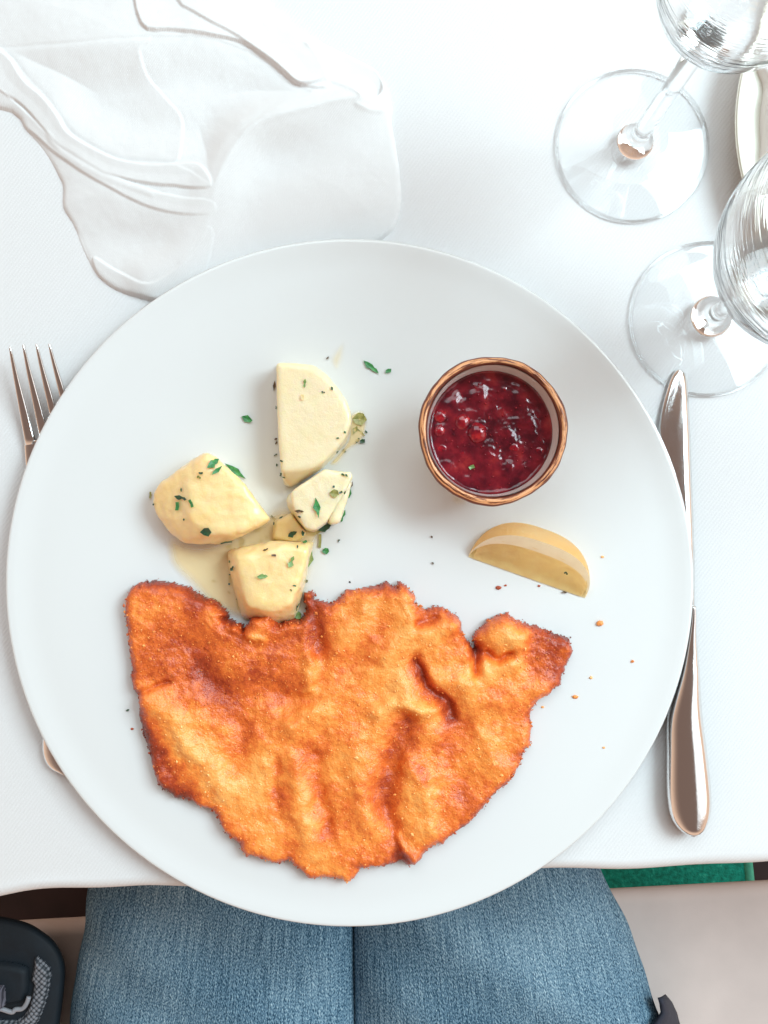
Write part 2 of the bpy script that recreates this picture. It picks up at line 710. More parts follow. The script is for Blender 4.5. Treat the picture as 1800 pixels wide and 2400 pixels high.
def strap_mat():
    m, nt, b, N, L = newmat("bag_webbing")
    tc = N("TexCoord")
    wv = N("TexWave")
    wv.inputs["Scale"].default_value = 260
    L(tc.outputs["Object"], wv.inputs["Vector"])
    r = ramp(N, L, wv.outputs["Fac"], [(0.2, (0.03, 0.03, 0.045)), (0.8, (0.15, 0.15, 0.19))])
    L(r.outputs[0], b.inputs["Base Color"])
    b.inputs["Roughness"].default_value = 0.8
    return m


M["webbing"] = strap_mat()


def carpet_mat():
    m, nt, b, N, L = newmat("green_carpet")
    n = noise_tex(nt, N, L, 130, 4, 0.6)
    r = ramp(N, L, n.outputs["Fac"], [(0.35, (0.003, 0.22, 0.15)), (0.6, (0.008, 0.40, 0.28)), (0.75, (0.08, 0.60, 0.42))])
    L(r.outputs[0], b.inputs["Base Color"])
    b.inputs["Roughness"].default_value = 0.95
    bump(N, L, n.outputs["Fac"], b, 0.6, 0.006)
    return m


M["carpet"] = carpet_mat()
M["carpet_edge"] = simple("carpet_edge_green", (0.10, 0.50, 0.33), 0.9, var=0.2, vscale=120)

translucent(M["napkin"], (0.95, 0.96, 0.97), 0.14)

# ------------------------------------------------------------------ floor, bench, tablecloth
SLOPE = -(2014 - 2092) / 1800.0                 # the table edge is turned a little in the photograph
FZ = -0.74
fv = [(-3, -3, FZ - .004), (3, -3, FZ - .004), (3, 3, FZ - .004), (-3, 3, FZ - .004)]
setp(mk("floor", fv, [(0, 1, 2, 3)], M["floor"], smooth=False), kind="structure", label="dark wooden floor under the table")

# green carpet runner on the floor
cp = [P(700, 2200, FZ), P(1760, 2200, FZ), P(1738, 1990, FZ), P(1650, 1200, FZ), P(700, 1200, FZ)]
ct = thing("carpet_runner", "green textured carpet runner on the dark floor under the table", "carpet", (cp[0].x, cp[0].y, FZ))
top = [p + Vector((0, 0, .008)) for p in cp]
n5 = len(cp)
mk("pile", top + cp, [tuple(range(n5))] + [(i, (i + 1) % n5, n5 + (i + 1) % n5, n5 + i) for i in range(n5)], M["carpet"], ct, smooth=False, recalc=True)
v_, f_ = tube([cp[1] + Vector((.004, 0, .006)), cp[2] + Vector((.004, 0, .006)), cp[3] + Vector((.004, 0, .006))], .007, 8)
mk("edge_binding", v_, f_, M["carpet_edge"], ct, recalc=True)

# upholstered bench: rounded front edge running parallel to the table edge
SZ = -0.285


def bench():
    t = thing("bench", "beige upholstered bench seat under the person in jeans", "bench", (0, -0.55, FZ))
    a, bb = P(-700, 2212, SZ), P(2500, 2040, SZ)
    d = (bb - a)
    prof = []
    R = .010
    for i in range(13):
        an = math.pi * i / 12
        prof.append((R - R * math.sin(an), -R + R * math.cos(an)))   # back offset, dz
    prof = [(.5, .004), (.35, 0.006), (.2, 0.007), (.1, 0.005), (.05, .003), (.025, .001)] + prof + [(.3, -2 * R), (.5, -2 * R)]
    vs_, fs = [], []
    nx = 80
    nrm = Vector((d.y, -d.x, 0)).normalized()
    for i in range(nx + 1):
        o = a + d * (i / nx)
        for off, dz in prof:
            wob = 0.0025 * math.sin(i * .9 + off * 9) * min(1, off * 8)
            vs_.append(o + nrm * off + Vector((0, 0, dz + wob)))
    m = len(prof)
    for i in range(nx):
        for j in range(m - 1):
            fs.append((i * m + j, (i + 1) * m + j, (i + 1) * m + j + 1, i * m + j + 1))
    mk("cushion", vs_, fs, M["seat_fabric"], t)
    z0, z1 = FZ, SZ - .021
    q = [a + nrm * .36, bb + nrm * .36, bb + nrm * .47, a + nrm * .47]
    vs_ = [Vector((p.x, p.y, z)) for z in (z0, z1) for p in q]
    mk("plinth", vs_, [(0, 1, 5, 4), (1, 2, 6, 5), (2, 3, 7, 6), (3, 0, 4, 7), (4, 5, 6, 7)], M["floor"], t, smooth=False)


bench()


def tablecloth():
    nx, rows = 260, []
    xs = np.linspace(-0.62, 0.62, nx)
    k = H / F
    ye = (1200 - (2092 - SLOPE * (xs / k + 900))) * (H + .007) / F        # near edge of the table top
    wav = 0.0022 * np.sin(xs * 75 + 1) * np.clip((-0.12 - xs) * 14, 0, 1) + 0.0010 * np.sin(xs * 33) + .0005 * np.sin(xs * 91)
    ye = ye + wav
    R = .007
    prof = [(s, 0.0) for s in np.concatenate([np.linspace(0.95, 0.3, 14), np.linspace(.29, R, 60)])]
    prof += [(R - R * math.sin(a), -R + R * math.cos(a)) for a in np.linspace(0.1, math.pi / 2, 8)]
    prof += [(0.0, -z) for z in np.linspace(.012, .21, 14)]
    vs_ = []
    for off, dz in prof:
        dy = off + (0.006 * np.sin(xs * 26) + .004) * np.clip(-dz * 5, 0, 1) * 1.0
        soft = 0.0003 * fbm(xs * 100, np.full(nx, off * 100), 9, 3, 5) if dz == 0 else 0
        vs_.append(np.stack([xs, ye + dy, np.full(nx, dz) + soft], 1))
    n = len(prof)
    fs = [(j * nx + i, (j + 1) * nx + i, (j + 1) * nx + i + 1, j * nx + i + 1) for j in range(n - 1) for i in range(nx - 1)]
    o = mk("tablecloth", np.concatenate(vs_), fs, M["tablecloth"], org=(0, 0, -.002))
    setp(o, "white woven tablecloth hanging over the near table edge", "tablecloth")
    return o


CLOTH = tablecloth()

# ------------------------------------------------------------------ dinner plate
PC = P(819, 1366, .0112)
PC = Vector((PC.x, PC.y, 0.0015))
PR = 807 * (H - .0114) / F


def plate_top(r):
    r = np.asarray(r, float)
    return .0060 + .0026 * sstep((r - .070) / (PR - .080)) + .0016 * np.clip((r - (PR - .013)) / .013, 0, 1) ** 1.3


prof = [(0.0005, .0060)] + [(r, float(plate_top(r))) for r in np.linspace(.02, PR - .0016, 46)]
prof += [(PR - .0006, .0099), (PR, .0093), (PR - .0006, .0084)]
prof += [(r, float(plate_top(r)) - .0036) for r in np.linspace(PR - .004, .105, 20)]
prof += [(.1, .0005), (.098, 0), (.092, 0), (.089, .0012), (.0005, .0012)]
v_, f_ = lathe(prof[::-1], PC, 192)
PLATE = setp(mk("dinner_plate", v_, f_, M["porcelain"], org=PC), "large round white porcelain dinner plate holding the schnitzel", "plate")


def zplate(x, y):
    return PC.z + plate_top(np.hypot(x - PC.x, y - PC.y))


# ------------------------------------------------------------------ schnitzel
OUT = [(288, 1410), (292, 1390), (304, 1374), (330, 1366), (358, 1362), (413, 1371), (452, 1390), (499, 1410), (525, 1428), (534, 1441), (526, 1452),
       (539, 1456), (561, 1465), (568, 1479), (581, 1461), (586, 1445), (615, 1436), (630, 1419), (646, 1428), (646, 1454), (651, 1465),
       (675, 1454), (698, 1454), (716, 1439), (707, 1410), (711, 1390), (731, 1385), (735, 1396), (731, 1405), (753, 1410), (771, 1416),
       (789, 1405), (810, 1387), (847, 1380), (887, 1374), (908, 1365), (927, 1376), (934, 1362), (952, 1371), (966, 1387), (977, 1403),
       (974, 1416), (981, 1423), (999, 1432), (1017, 1421), (1039, 1423), (1057, 1438), (1068, 1443), (1084, 1459), (1086, 1483),
       (1100, 1504), (1115, 1528), (1111, 1497), (1126, 1476), (1147, 1457), (1173, 1445), (1194, 1442), (1212, 1454), (1234, 1461),
       (1256, 1468), (1288, 1479), (1317, 1492), (1339, 1499), (1346, 1519), (1343, 1541), (1332, 1566), (1321, 1588), (1315, 1613),
       (1303, 1615), (1294, 1631), (1274, 1642), (1256, 1658), (1245, 1678), (1250, 1700), (1248, 1729), (1247, 1750), (1234, 1765),
       (1221, 1794), (1214, 1815), (1191, 1841), (1169, 1859), (1147, 1884), (1125, 1910), (1107, 1928), (1086, 1944), (1068, 1960),
       (1050, 1971), (1042, 1985), (1024, 1982), (1006, 1993), (992, 2007), (988, 2018), (974, 2032), (956, 2034), (939, 2027),
       (919, 2034), (890, 2038), (865, 2034), (847, 2038), (836, 2058), (818, 2074), (800, 2065), (756, 2063), (724, 2065), (709, 2054),
       (698, 2040), (684, 2031), (677, 2022), (648, 2029), (619, 2020), (594, 2009), (576, 2014), (561, 1996), (559, 1982), (539, 1967),
       (521, 1949), (509, 1931), (503, 1913), (492, 1902), (467, 1895), (445, 1884), (424, 1875), (405, 1879), (395, 1866), (373, 1852),
       (362, 1826), (351, 1794), (340, 1754), (329, 1721), (322, 1682), (320, 1653), (319, 1638), (304, 1620), (302, 1598), (304, 1573),
       (297, 1522), (293, 1479), (288, 1439)]
# ridge / valley lines: points, half width (px), height (mm), browning added
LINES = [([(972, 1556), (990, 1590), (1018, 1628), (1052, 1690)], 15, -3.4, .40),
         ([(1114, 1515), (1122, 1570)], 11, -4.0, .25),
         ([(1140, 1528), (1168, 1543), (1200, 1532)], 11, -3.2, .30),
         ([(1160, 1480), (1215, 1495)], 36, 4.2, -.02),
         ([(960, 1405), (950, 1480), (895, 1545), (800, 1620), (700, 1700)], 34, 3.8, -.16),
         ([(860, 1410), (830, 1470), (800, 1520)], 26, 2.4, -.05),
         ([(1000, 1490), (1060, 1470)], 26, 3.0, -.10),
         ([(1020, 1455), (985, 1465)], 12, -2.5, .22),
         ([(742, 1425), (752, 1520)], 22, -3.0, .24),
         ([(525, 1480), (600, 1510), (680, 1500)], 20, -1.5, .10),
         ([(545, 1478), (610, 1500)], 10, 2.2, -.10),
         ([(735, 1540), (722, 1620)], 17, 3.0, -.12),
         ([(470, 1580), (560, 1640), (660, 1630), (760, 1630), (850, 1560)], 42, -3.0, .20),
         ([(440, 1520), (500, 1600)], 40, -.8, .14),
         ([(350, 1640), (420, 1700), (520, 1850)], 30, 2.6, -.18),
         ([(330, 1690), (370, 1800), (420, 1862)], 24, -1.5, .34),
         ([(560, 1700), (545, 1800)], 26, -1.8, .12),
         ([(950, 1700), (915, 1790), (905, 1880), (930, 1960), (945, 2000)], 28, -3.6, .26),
         ([(820, 1730), (840, 1820), (850, 1920)], 28, 2.2, -.06),
         ([(690, 1780), (705, 1870), (720, 1960)], 20, 2.2, -.06),
         ([(742, 1770), (755, 1880), (770, 1940)], 18, -2.2, .16),
         ([(655, 1800), (650, 1900)], 15, -1.2, .10),
         ([(955, 1800), (1000, 1870), (1000, 1930)], 26, 2.4, -.08),
         ([(935, 1955), (975, 2010)], 13, 2.6, -.10),
         ([(880, 1660), (940, 1640), (1010, 1665)], 20, 3.0, -.12),
         ([(930, 1600), (985, 1650)], 18, 2.2, -.12),
         ([(1030, 1590), (1100, 1600)], 24, 2.6, -.10),
         ([(1150, 1560), (1220, 1560)], 22, 2.0, -.12),
         ([(1090, 1640), (1180, 1650), (1250, 1620)], 26, 1.6, -.10),
         ([(1080, 1700), (1060, 1790), (1090, 1850)], 24, -1.8, .16),
         ([(1130, 1740), (1150, 1800)], 26, 1.8, -.08),
         ([(1010, 1720), (1020, 1730)], 24, 2.0, -.12),
         ([(970, 1800), (985, 1820)], 14, -1.2, .22),
         ([(1300, 1500), (1310, 1560)], 28, -1.0, .22),
         ([(1260, 1490), (1240, 1560)], 20, -1.0, .10),
         ([(310, 1630), (360, 1612), (400, 1600)], 7, -1.8, .12),
         ([(620, 1740), (640, 1650)], 30, .6, -.05)]


def schnitzel():
    base = .016
    step_px = 2.9
    gx, gy = np.meshgrid(np.arange(270, 1364, step_px), np.arange(1344, 2092, step_px))
    d = polydist(OUT, gx, gy)
    jag = 3.2 * fbm(gx, gy, 9, 2, 41) + 2.4 * fbm(gx, gy, 26, 2, 47)
    dj = d + jag
    k = (H - base) / F
    X, Y = (gx - 900) * k, (1200 - gy) * k
    hm = np.zeros_like(gx)
    br = np.zeros_like(gx)
    wx = gx + 20 * fbm(gx, gy, 75, 3, 3)
    wy = gy + 20 * fbm(gx, gy, 75, 3, 9)
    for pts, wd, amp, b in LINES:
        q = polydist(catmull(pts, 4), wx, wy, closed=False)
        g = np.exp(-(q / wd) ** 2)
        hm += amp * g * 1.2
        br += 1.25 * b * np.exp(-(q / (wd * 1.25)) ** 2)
    hm += 1.7 * fbm(gx, gy, 95, 3, 21) + .75 * fbm(gx, gy, 26, 3, 22)
    hm += 5.0 * np.exp(-(((gx - 600) / 110) ** 2 + ((gy - 1450) / 50) ** 2))         # leans on the potato
    hm += 5.0 * np.exp(-(((gx - 735) / 20) ** 2 + ((gy - 1392) / 20) ** 2)) 
    fine = .26 * fbm(gx, gy, 11, 2, 31)
    thick = 8.5 + hm
    rr = 26.0
    e = np.clip(dj / rr, 0, 1)
    pr = np.sqrt(np.clip(1 - (1 - e) ** 2, 0, 1))
    z = zplate(X, Y) + .0004 + np.maximum(.3, thick) * pr * .001 + fine * pr * .001
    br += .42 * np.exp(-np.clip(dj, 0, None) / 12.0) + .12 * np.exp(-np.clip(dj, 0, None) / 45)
    # the upper left lobe is fried darker
    br += .16 * np.exp(-(((gx - 390) / 130) ** 2 + ((gy - 1490) / 130) ** 2))
    br += .10 * np.exp(-(((gx - 640) / 100) ** 2 + ((gy - 1560) / 70) ** 2))
    br -= .10 * np.exp(-(((gx - 620) / 120) ** 2 + ((gy - 1900) / 110) ** 2))
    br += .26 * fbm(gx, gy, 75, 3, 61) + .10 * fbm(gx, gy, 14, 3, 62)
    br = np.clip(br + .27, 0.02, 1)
    mask = dj > -1.5
    faces, idx = gridfaces(mask)
    V = np.stack([X[mask], Y[mask], z[mask]], 1)
    t = thing("schnitzel", "golden brown breaded schnitzel on the near half of the white plate", "schnitzel", (PC.x, PC.y - .06, .008))
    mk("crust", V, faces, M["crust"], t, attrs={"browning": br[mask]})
    # loose crumb grains baked on: one uncountable coating
    cand = np.argwhere(mask)
    sel = cand[RNG.integers(0, len(cand), 11000)]
    dens = .45 + .55 * fbm(gx, gy, 70, 3, 81)
    oc = np.array([(1, 0, 0), (-1, 0, 0), (0, 1, 0), (0, -1, 0), (0, 0, 1), (0, 0, -1)], float)
    of = [(0, 2, 4), (2, 1, 4), (1, 3, 4), (3, 0, 4), (2, 0, 5), (1, 2, 5), (3, 1, 5), (0, 3, 5)]
    vs_, fs, ba = [], [], []
    for (j, i) in sel:
        edge = dj[j, i] < 9
        if not edge and RNG.random() > np.clip(dens[j, i] * 1.1 - .1, .03, 1):
            continue
        s = RNG.lognormal(-8.2, .45)
        if edge:
            s *= 1.35
        s = min(s, .0011)
        p = np.array((X[j, i], Y[j, i], z[j, i])) + np.append(RNG.normal(0, .0004, 2), s * .25)
        a = RNG.random() * 6.28
        rot = np.array([(math.cos(a), -math.sin(a), 0), (math.sin(a), math.cos(a), 0), (0, 0, 1)])
        q = (oc * RNG.uniform(.6, 1.25, (6, 1)) * np.array((1.15, .85, .75)) * s) @ rot.T + p
        n0 = len(vs_)
        vs_.extend(q.tolist())
        fs.extend([(n0 + x, n0 + y, n0 + w_) for x, y, w_ in of])
        ba.extend([float(np.clip(br[j, i] - .05 + RNG.normal(0, .10), 0, 1))] * 6)
    setp(mk("crumb_coating", np.array(vs_), fs, M["crumbs"], t, smooth=False, attrs={"browning": ba}), kind="stuff")
    return t


SCHN = schnitzel()


# ------------------------------------------------------------------ potatoes
def apply_mods(o):
    dg = bpy.context.evaluated_depsgraph_get()
    dg.update()
    me = bpy.data.meshes.new_from_object(o.evaluated_get(dg))
    o.modifiers.clear()
    old = o.data
    o.data = me
    bpy.data.meshes.remove(old)
    me.polygons.foreach_set("use_smooth", [True] * len(me.polygons))


def hull(name, pts, mat, parent=None, org=None, voxel=.0011, it=12, rough=.0006):
    bm = bmesh.new()
    for p in pts:
        bm.verts.new(p)
    r = bmesh.ops.convex_hull(bm, input=bm.verts)
    bmesh.ops.delete(bm, geom=[v for v in bm.verts if not v.link_faces], context='VERTS')
    bmesh.ops.recalc_face_normals(bm, faces=bm.faces)
    bm.verts.ensure_lookup_table()
    bm.verts.index_update()
    vs_ = [v.co.copy() for v in bm.verts]
    fs = [tuple(v.index for v in f.verts) for f in bm.faces]
    bm.free()
    o = mk(name, vs_, fs, mat, parent, org)
    m1 = o.modifiers.new("r", 'REMESH')
    m1.mode = 'VOXEL'
    m1.voxel_size = voxel
    m2 = o.modifiers.new("s", 'SMOOTH')
    m2.factor, m2.iterations = .5, it
    apply_mods(o)
    me = o.data
    co = np.empty(len(me.vertices) * 3)
    me.vertices.foreach_get("co", co)
    co = co.reshape(-1, 3)
    no = np.empty(len(me.vertices) * 3)
    me.vertices.foreach_get("normal", no)
    no = no.reshape(-1, 3)
    a = fbm(co[:, 0] * 1000 + co[:, 2] * 400 + 300, co[:, 1] * 1000 - co[:, 2] * 700 + 300, 9, 3, 71)
    a = a + .35 * fbm(co[:, 0] * 1000 + 900 + co[:, 2] * 300, co[:, 1] * 1000 + co[:, 2] * 500 + 900, 2.5, 2, 72)
    co = co + no * (a * rough)[:, None]
    me.vertices.foreach_set("co", co.ravel())
    me.update()
    return o


PZ = .0080
pot = []
# tall half slice: flat cut top, rounded right flank
top = [(647, 849), (690, 850), (735, 855), (766, 876), (792, 908), (813, 938), (822, 966), (824, 992), (811, 1025), (792, 1050), (765, 1078), (738, 1094), (700, 1102), (658, 1104), (652, 1040), (649, 972)]
low = [(648, 856), (736, 862), (805, 935), (826, 985), (812, 1038), (760, 1096), (680, 1145), (664, 1135), (653, 1000)]
pts = [P(x, y, .0285) for x, y in top] + [P(x, y, PZ) for x, y in low] + [P(679, 1143, .0165), P(664, 1130, .0175), P(745, 1104, .020)]
pot.append(setp(hull("potato_piece", pts, M["potato_pale"], org=P(735, 980, PZ), rough=.00022), "tall pale half slice of boiled potato with flat cut top, farthest from the schnitzel", "potato"))
# left chunk: flat facet on the right, rounded skin to the left
top = [(486, 1062), (512, 1074), (566, 1122), (583, 1150), (635, 1216), (560, 1248), (500, 1252), (455, 1225), (440, 1160), (455, 1105)]
mid = [(401, 1110), (366, 1136), (354, 1163), (364, 1207), (391, 1248), (428, 1274), (516, 1277), (565, 1262), (641, 1220), (455, 1082), (483, 1057)]
low = [(410, 1118), (372, 1150), (376, 1205), (430, 1268), (520, 1272), (630, 1222), (575, 1150), (485, 1070)]
pts = [P(x, y, .031 - .004 * (x > 600)) for x, y in top] + [P(x, y, .0205) for x, y in mid] + [P(x, y, PZ) for x, y in low]
pot.append(setp(hull("potato_piece", pts, M["potato_gold"], org=P(490, 1175, PZ), it=26, rough=.0009), "golden chunk of boiled potato at the left with two parsley leaves at its top corner", "potato"))
# right chunk with a strip broken off along its side
pr = thing("potato_piece", "small pale potato chunk on the right with a cracked strip along its side", "potato", P(735, 1170, PZ))
top = [(682, 1150), (762, 1100), (822, 1106), (829, 1116), (796, 1166), (777, 1166), (765, 1224), (738, 1243), (716, 1240), (700, 1215), (684, 1185)]
low = [(676, 1160), (760, 1106), (822, 1112), (775, 1170), (765, 1226), (738, 1247), (716, 1245), (700, 1226), (676, 1195)]
pts = [P(x, y, .029) for x, y in top] + [P(x, y, PZ) for x, y in low] + [P(670, 1175, .018)]
a = hull("flesh", pts, M["potato_pale"], pr, it=8)
top = [(781, 1166), (829, 1118), (817, 1150), (806, 1195), (797, 1226), (777, 1230), (769, 1226)]
pts = [P(x, y, .0265) for x, y in top] + [P(x - 2, y, PZ) for x, y in top]
b = hull("broken_strip", pts, M["potato_pale"], pr, it=8)
pot += [a, b]
# bottom chunk leaning under the schnitzel
top = [(560, 1310), (640, 1290), (700, 1278), (728, 1283), (700, 1350), (683, 1415), (640, 1432), (580, 1420), (566, 1370)]
low = [(536, 1288), (640, 1266), (737, 1268), (725, 1310), (712, 1370), (695, 1450), (640, 1468), (566, 1455), (545, 1380), (533, 1320)]
pts = [P(x, y, .0265) for x, y in top] + [P(x, y, PZ) for x, y in low] + [P(x, y, .0195) for x, y in [(538, 1290), (640, 1268), (730, 1270), (540, 1340)]]
pot.append(setp(hull("potato_piece", pts, M["potato_gold"], org=P(630, 1360, PZ), it=20, rough=.0008), "golden potato chunk tucked under the edge of the schnitzel", "potato"))
# low crumb of potato between the chunks
pts = [P(x, y, z) for x, y, z in [(650, 1225, .015), (684, 1206, .016), (700, 1228, .0165), (716, 1250, .015), (690, 1268, .014), (640, 1262, .013)]] + \
      [P(x, y, PZ) for x, y in [(640, 1220), (684, 1200), (722, 1250), (700, 1274), (635, 1270)]]
pot.append(setp(hull("potato_piece", pts, M["potato_gold"], org=P(680, 1240, PZ)), "smallest low potato scrap in the buttery gap between the chunks", "potato"))


# melted butter: thin puddles
def puddle(name, outline, label, hgt, soft=34):
    o2 = catmull(outline, 5, True)
    pxs = np.array(o2)
    x0, y0 = pxs.min(0) - 4
    x1, y1 = pxs.max(0) + 4
    gx, gy = np.meshgrid(np.arange(x0, x1, 3.2), np.arange(y0, y1, 3.2))
    d = polydist(o2, gx, gy)
    k = (H - .009) / F
    X, Y = (gx - 900) * k, (1200 - gy) * k
    z = zplate(X, Y) - .0004 * (d < 0) + .0001 + hgt * np.sqrt(np.clip(1 - (1 - np.clip(d / 16, 0, 1)) ** 2, 0, 1)) * (1 + .3 * fbm(gx, gy, 40, 2, 5))
    mask = d > -5
    faces, idx = gridfaces(mask)
    vt = np.stack([X[mask], Y[mask], z[mask]], 1)
    vb = vt.copy()
    vb[:, 2] = (zplate(X, Y) - .0009)[mask]
    n = len(vt)
    cnt = {}
    for f in faces:
        for a_, b_ in zip(f, np.roll(f, -1)):
            cnt[(a_, b_)] = 1
    sides = [(b_, a_, a_ + n, b_ + n) for (a_, b_) in cnt if (b_, a_) not in cnt]
    fs = [tuple(f) for f in faces] + [tuple(np.array(f)[::-1] + n) for f in faces] + sides
    cx, cy = np.mean(pxs, 0)
    return setp(mk(name, np.concatenate([vt, vb]), fs, M["butter"], org=P(cx, cy, .0078), attrs={"film": np.tile((.55 * sstep(np.clip(d, 0, None) / soft))[mask], 2)}), label, "butter")


puddle("melted_butter", [(395, 1255), (470, 1270), (560, 1235), (640, 1190), (690, 1190), (760, 1240), (745, 1290), (728, 1370), (712, 1440), (620, 1470), (500, 1432), (440, 1375), (392, 1320)],
       "yellow melted butter pooled under the potato chunks", .0011)
puddle("melted_butter", [(815, 975), (850, 960), (862, 990), (850, 1035), (820, 1055), (790, 1090), (770, 1085), (812, 1030)],
       "small olive butter puddle at the right of the tall potato slice", .0008, 12)
puddle("melted_butter", [(770, 842), (800, 800), (812, 812), (805, 850), (788, 872)], "faint butter smear above the tall potato slice", .0004)
puddle("melted_butter", [(1052, 1150), (1090, 1165), (1092, 1185), (1060, 1182)], "faint butter smear at the near side of the ramekin", .0004)

# ------------------------------------------------------------------ ramekin with lingonberry jam
RC = P(1156, 1009, .046)
RC = Vector((RC.x, RC.y, .0078))
Rr = 176 * (H - .046) / F
rk = thing("ramekin", "small round white ramekin with brown rustic rim, full of red jam", "ramekin", RC)
prof = [(.001, 0), (.022, 0), (.0245, .002), (.0275, .014), (.0305, .030), (Rr - .0011, .0362)]
v_, f_ = lathe(smoothprof(prof, 4), RC, 96)
mk("outer_wall", v_, f_, M["ramekin_white"], rk)
prof = [(Rr - .0040, .0370), (.0286, .0330), (.0276, .027), (.0262, .018), (.024, .008), (.001, .006)]
v_, f_ = lathe(smoothprof(prof, 4), RC, 96)
mk("inner_wall", v_, f_, M["ramekin_white"], rk)
# the hand-worked rim: a wobbly rounded band
vs_, fs, uv = [], [], []
n, m_ = 180, 13
for i in range(n + 1):
    a = 2 * math.pi * i / n
    wob = .00028 * math.sin(3 * a + 1) + .0002 * math.sin(7 * a) + .00008 * math.sin(23 * a)
    ro, ri = Rr + wob, Rr - .0038 + .00018 * math.sin(5 * a + 2) + .00006 * math.sin(31 * a)
    for j in range(m_):
        t = j / (m_ - 1)
        b_ = math.pi * t
        r = (ro + ri) / 2 + (ro - ri) / 2 * math.cos(b_)
        z = .0360 + .0022 * math.sin(b_) + (.0010 * t)
        vs_.append((RC.x + r * math.cos(a), RC.y + r * math.sin(a), RC.z + z))
        uv.append((i / n, t))
for i in range(n):
    for j in range(m_ - 1):
        fs.append((i * m_ + j, (i + 1) * m_ + j, (i + 1) * m_ + j + 1, i * m_ + j + 1))
mk("rim", vs_, fs, M["rim"], rk, uvs=uv)

BERRIES = [(1119, 1015, 23, 25), (1084, 989, 19, 20), (1032, 976, 17, 16), (1030, 1009, 14, 15), (1128, 924, 18, 14), (1182, 913, 16, 15),
           (1217, 922, 17, 13), (1264, 1057, 17, 18), (1034, 1050, 18, 17), (1206, 1048, 20, 18), (1186, 1008, 17, 16), (1084, 1060, 17, 15),
           (1148, 1072, 20, 17), (1149, 1104, 22, 17), (1197, 1106, 17, 14), (1060, 940, 14, 12), (1245, 985, 16, 18), (1096, 1128, 15, 11), (1222, 1090, 13, 12),
           (1060, 1100, 16, 13)]
JZ = RC.z + .0278
jam_r = .0279


def jam():
    t = thing("lingonberry_jam", "glossy dark red lingonberry jam filling the ramekin", "jam", (RC.x, RC.y, JZ - .01))
    nr, na = 60, 180
    vs_, fs = [], []
    bx = [(P(x, y, JZ).x, P(x, y, JZ).y, (a + b_) / 2 * (H - JZ) / F) for x, y, a, b_ in BERRIES]
    rr = np.linspace(0.0004, 1, nr)
    aa = np.linspace(0, 2 * np.pi, na, endpoint=False)
    R_, A_ = np.meshgrid(rr * jam_r, aa, indexing='ij')
    X, Y = RC.x + R_ * np.cos(A_), RC.y + R_ * np.sin(A_)
    z = np.full(X.shape, JZ) + .0006 * fbm(X * 1e4, Y * 1e4, 70, 3, 15) + .00012 * fbm(X * 1e4, Y * 1e4, 14, 2, 16)
    for x, y, r in bx:
        q = np.hypot(X - x, Y - y) / r
        z += .0006 * np.exp(-(q / 1.6) ** 2)
    # meniscus at the wall
    z += .0012 * np.exp(-(jam_r - R_) / .0007)
    V = np.stack([X.ravel(), Y.ravel(), z.ravel()], 1)
    for j in range(nr - 1):
        for i in range(na):
            i2 = (i + 1) % na
            fs.append((j * na + i, (j + 1) * na + i, (j + 1) * na + i2, j * na + i2))
    mk("jelly", V, fs, M["jam"], t)
    for k, (x, y, a, b_) in enumerate(BERRIES):
        c = P(x, y, JZ - .0013 + .0014 * (k in (0, 1, 2, 3)) - .0004 * (k > 12))
        sc = (H - JZ) / F
        ra, rb = a * sc, b_ * sc
        bm = bmesh.new()
        bmesh.ops.create_icosphere(bm, subdivisions=3, radius=1)
        rz = random.random() * 3
        vs2 = []
        for v in bm.verts:
            p = v.co.copy()
            den = 1 + .05 * math.sin(5 * p.x + k) * math.cos(4 * p.y + 2 * k)
            den -= .16 * math.exp(-((p.x - .25) ** 2 + (p.y + .2) ** 2) / .03) if p.z > 0 and k % 2 == 0 else 0
            vs2.append(c + Vector((p.x * ra * den, p.y * rb * den, p.z * min(ra, rb) * .62 * den)))
        fs2 = [tuple(v.index for v in f.verts) for f in bm.faces]
        bm.free()
        mk("berry", vs2, fs2, M["berry"], t)
    # tiny bubbles and seeds set in the jelly: uncountable
    vs3, fs3 = [], []
    bm = bmesh.new()
    bmesh.ops.create_icosphere(bm, subdivisions=1, radius=1)
    sv = np.array([v.co[:] for v in bm.verts])
    sf = [tuple(v.index for v in f.verts) for f in bm.faces]
    bm.free()
    for _ in range(150):
        r = jam_r * .95 * math.sqrt(random.random())
        a = random.random() * 6.28
        s = random.uniform(.00015, .0005)
        n0 = len(vs3)
        vs3.extend((sv * s + np.array((RC.x + r * math.cos(a), RC.y + r * math.sin(a), JZ + .0006 + random.random() * .0006))).tolist())
        fs3.extend([tuple(n0 + q for q in f) for f in sf])
    setp(mk("bubbles", np.array(vs3), fs3, M["berry"], t), kind="stuff")
    return t


JAM = jam()


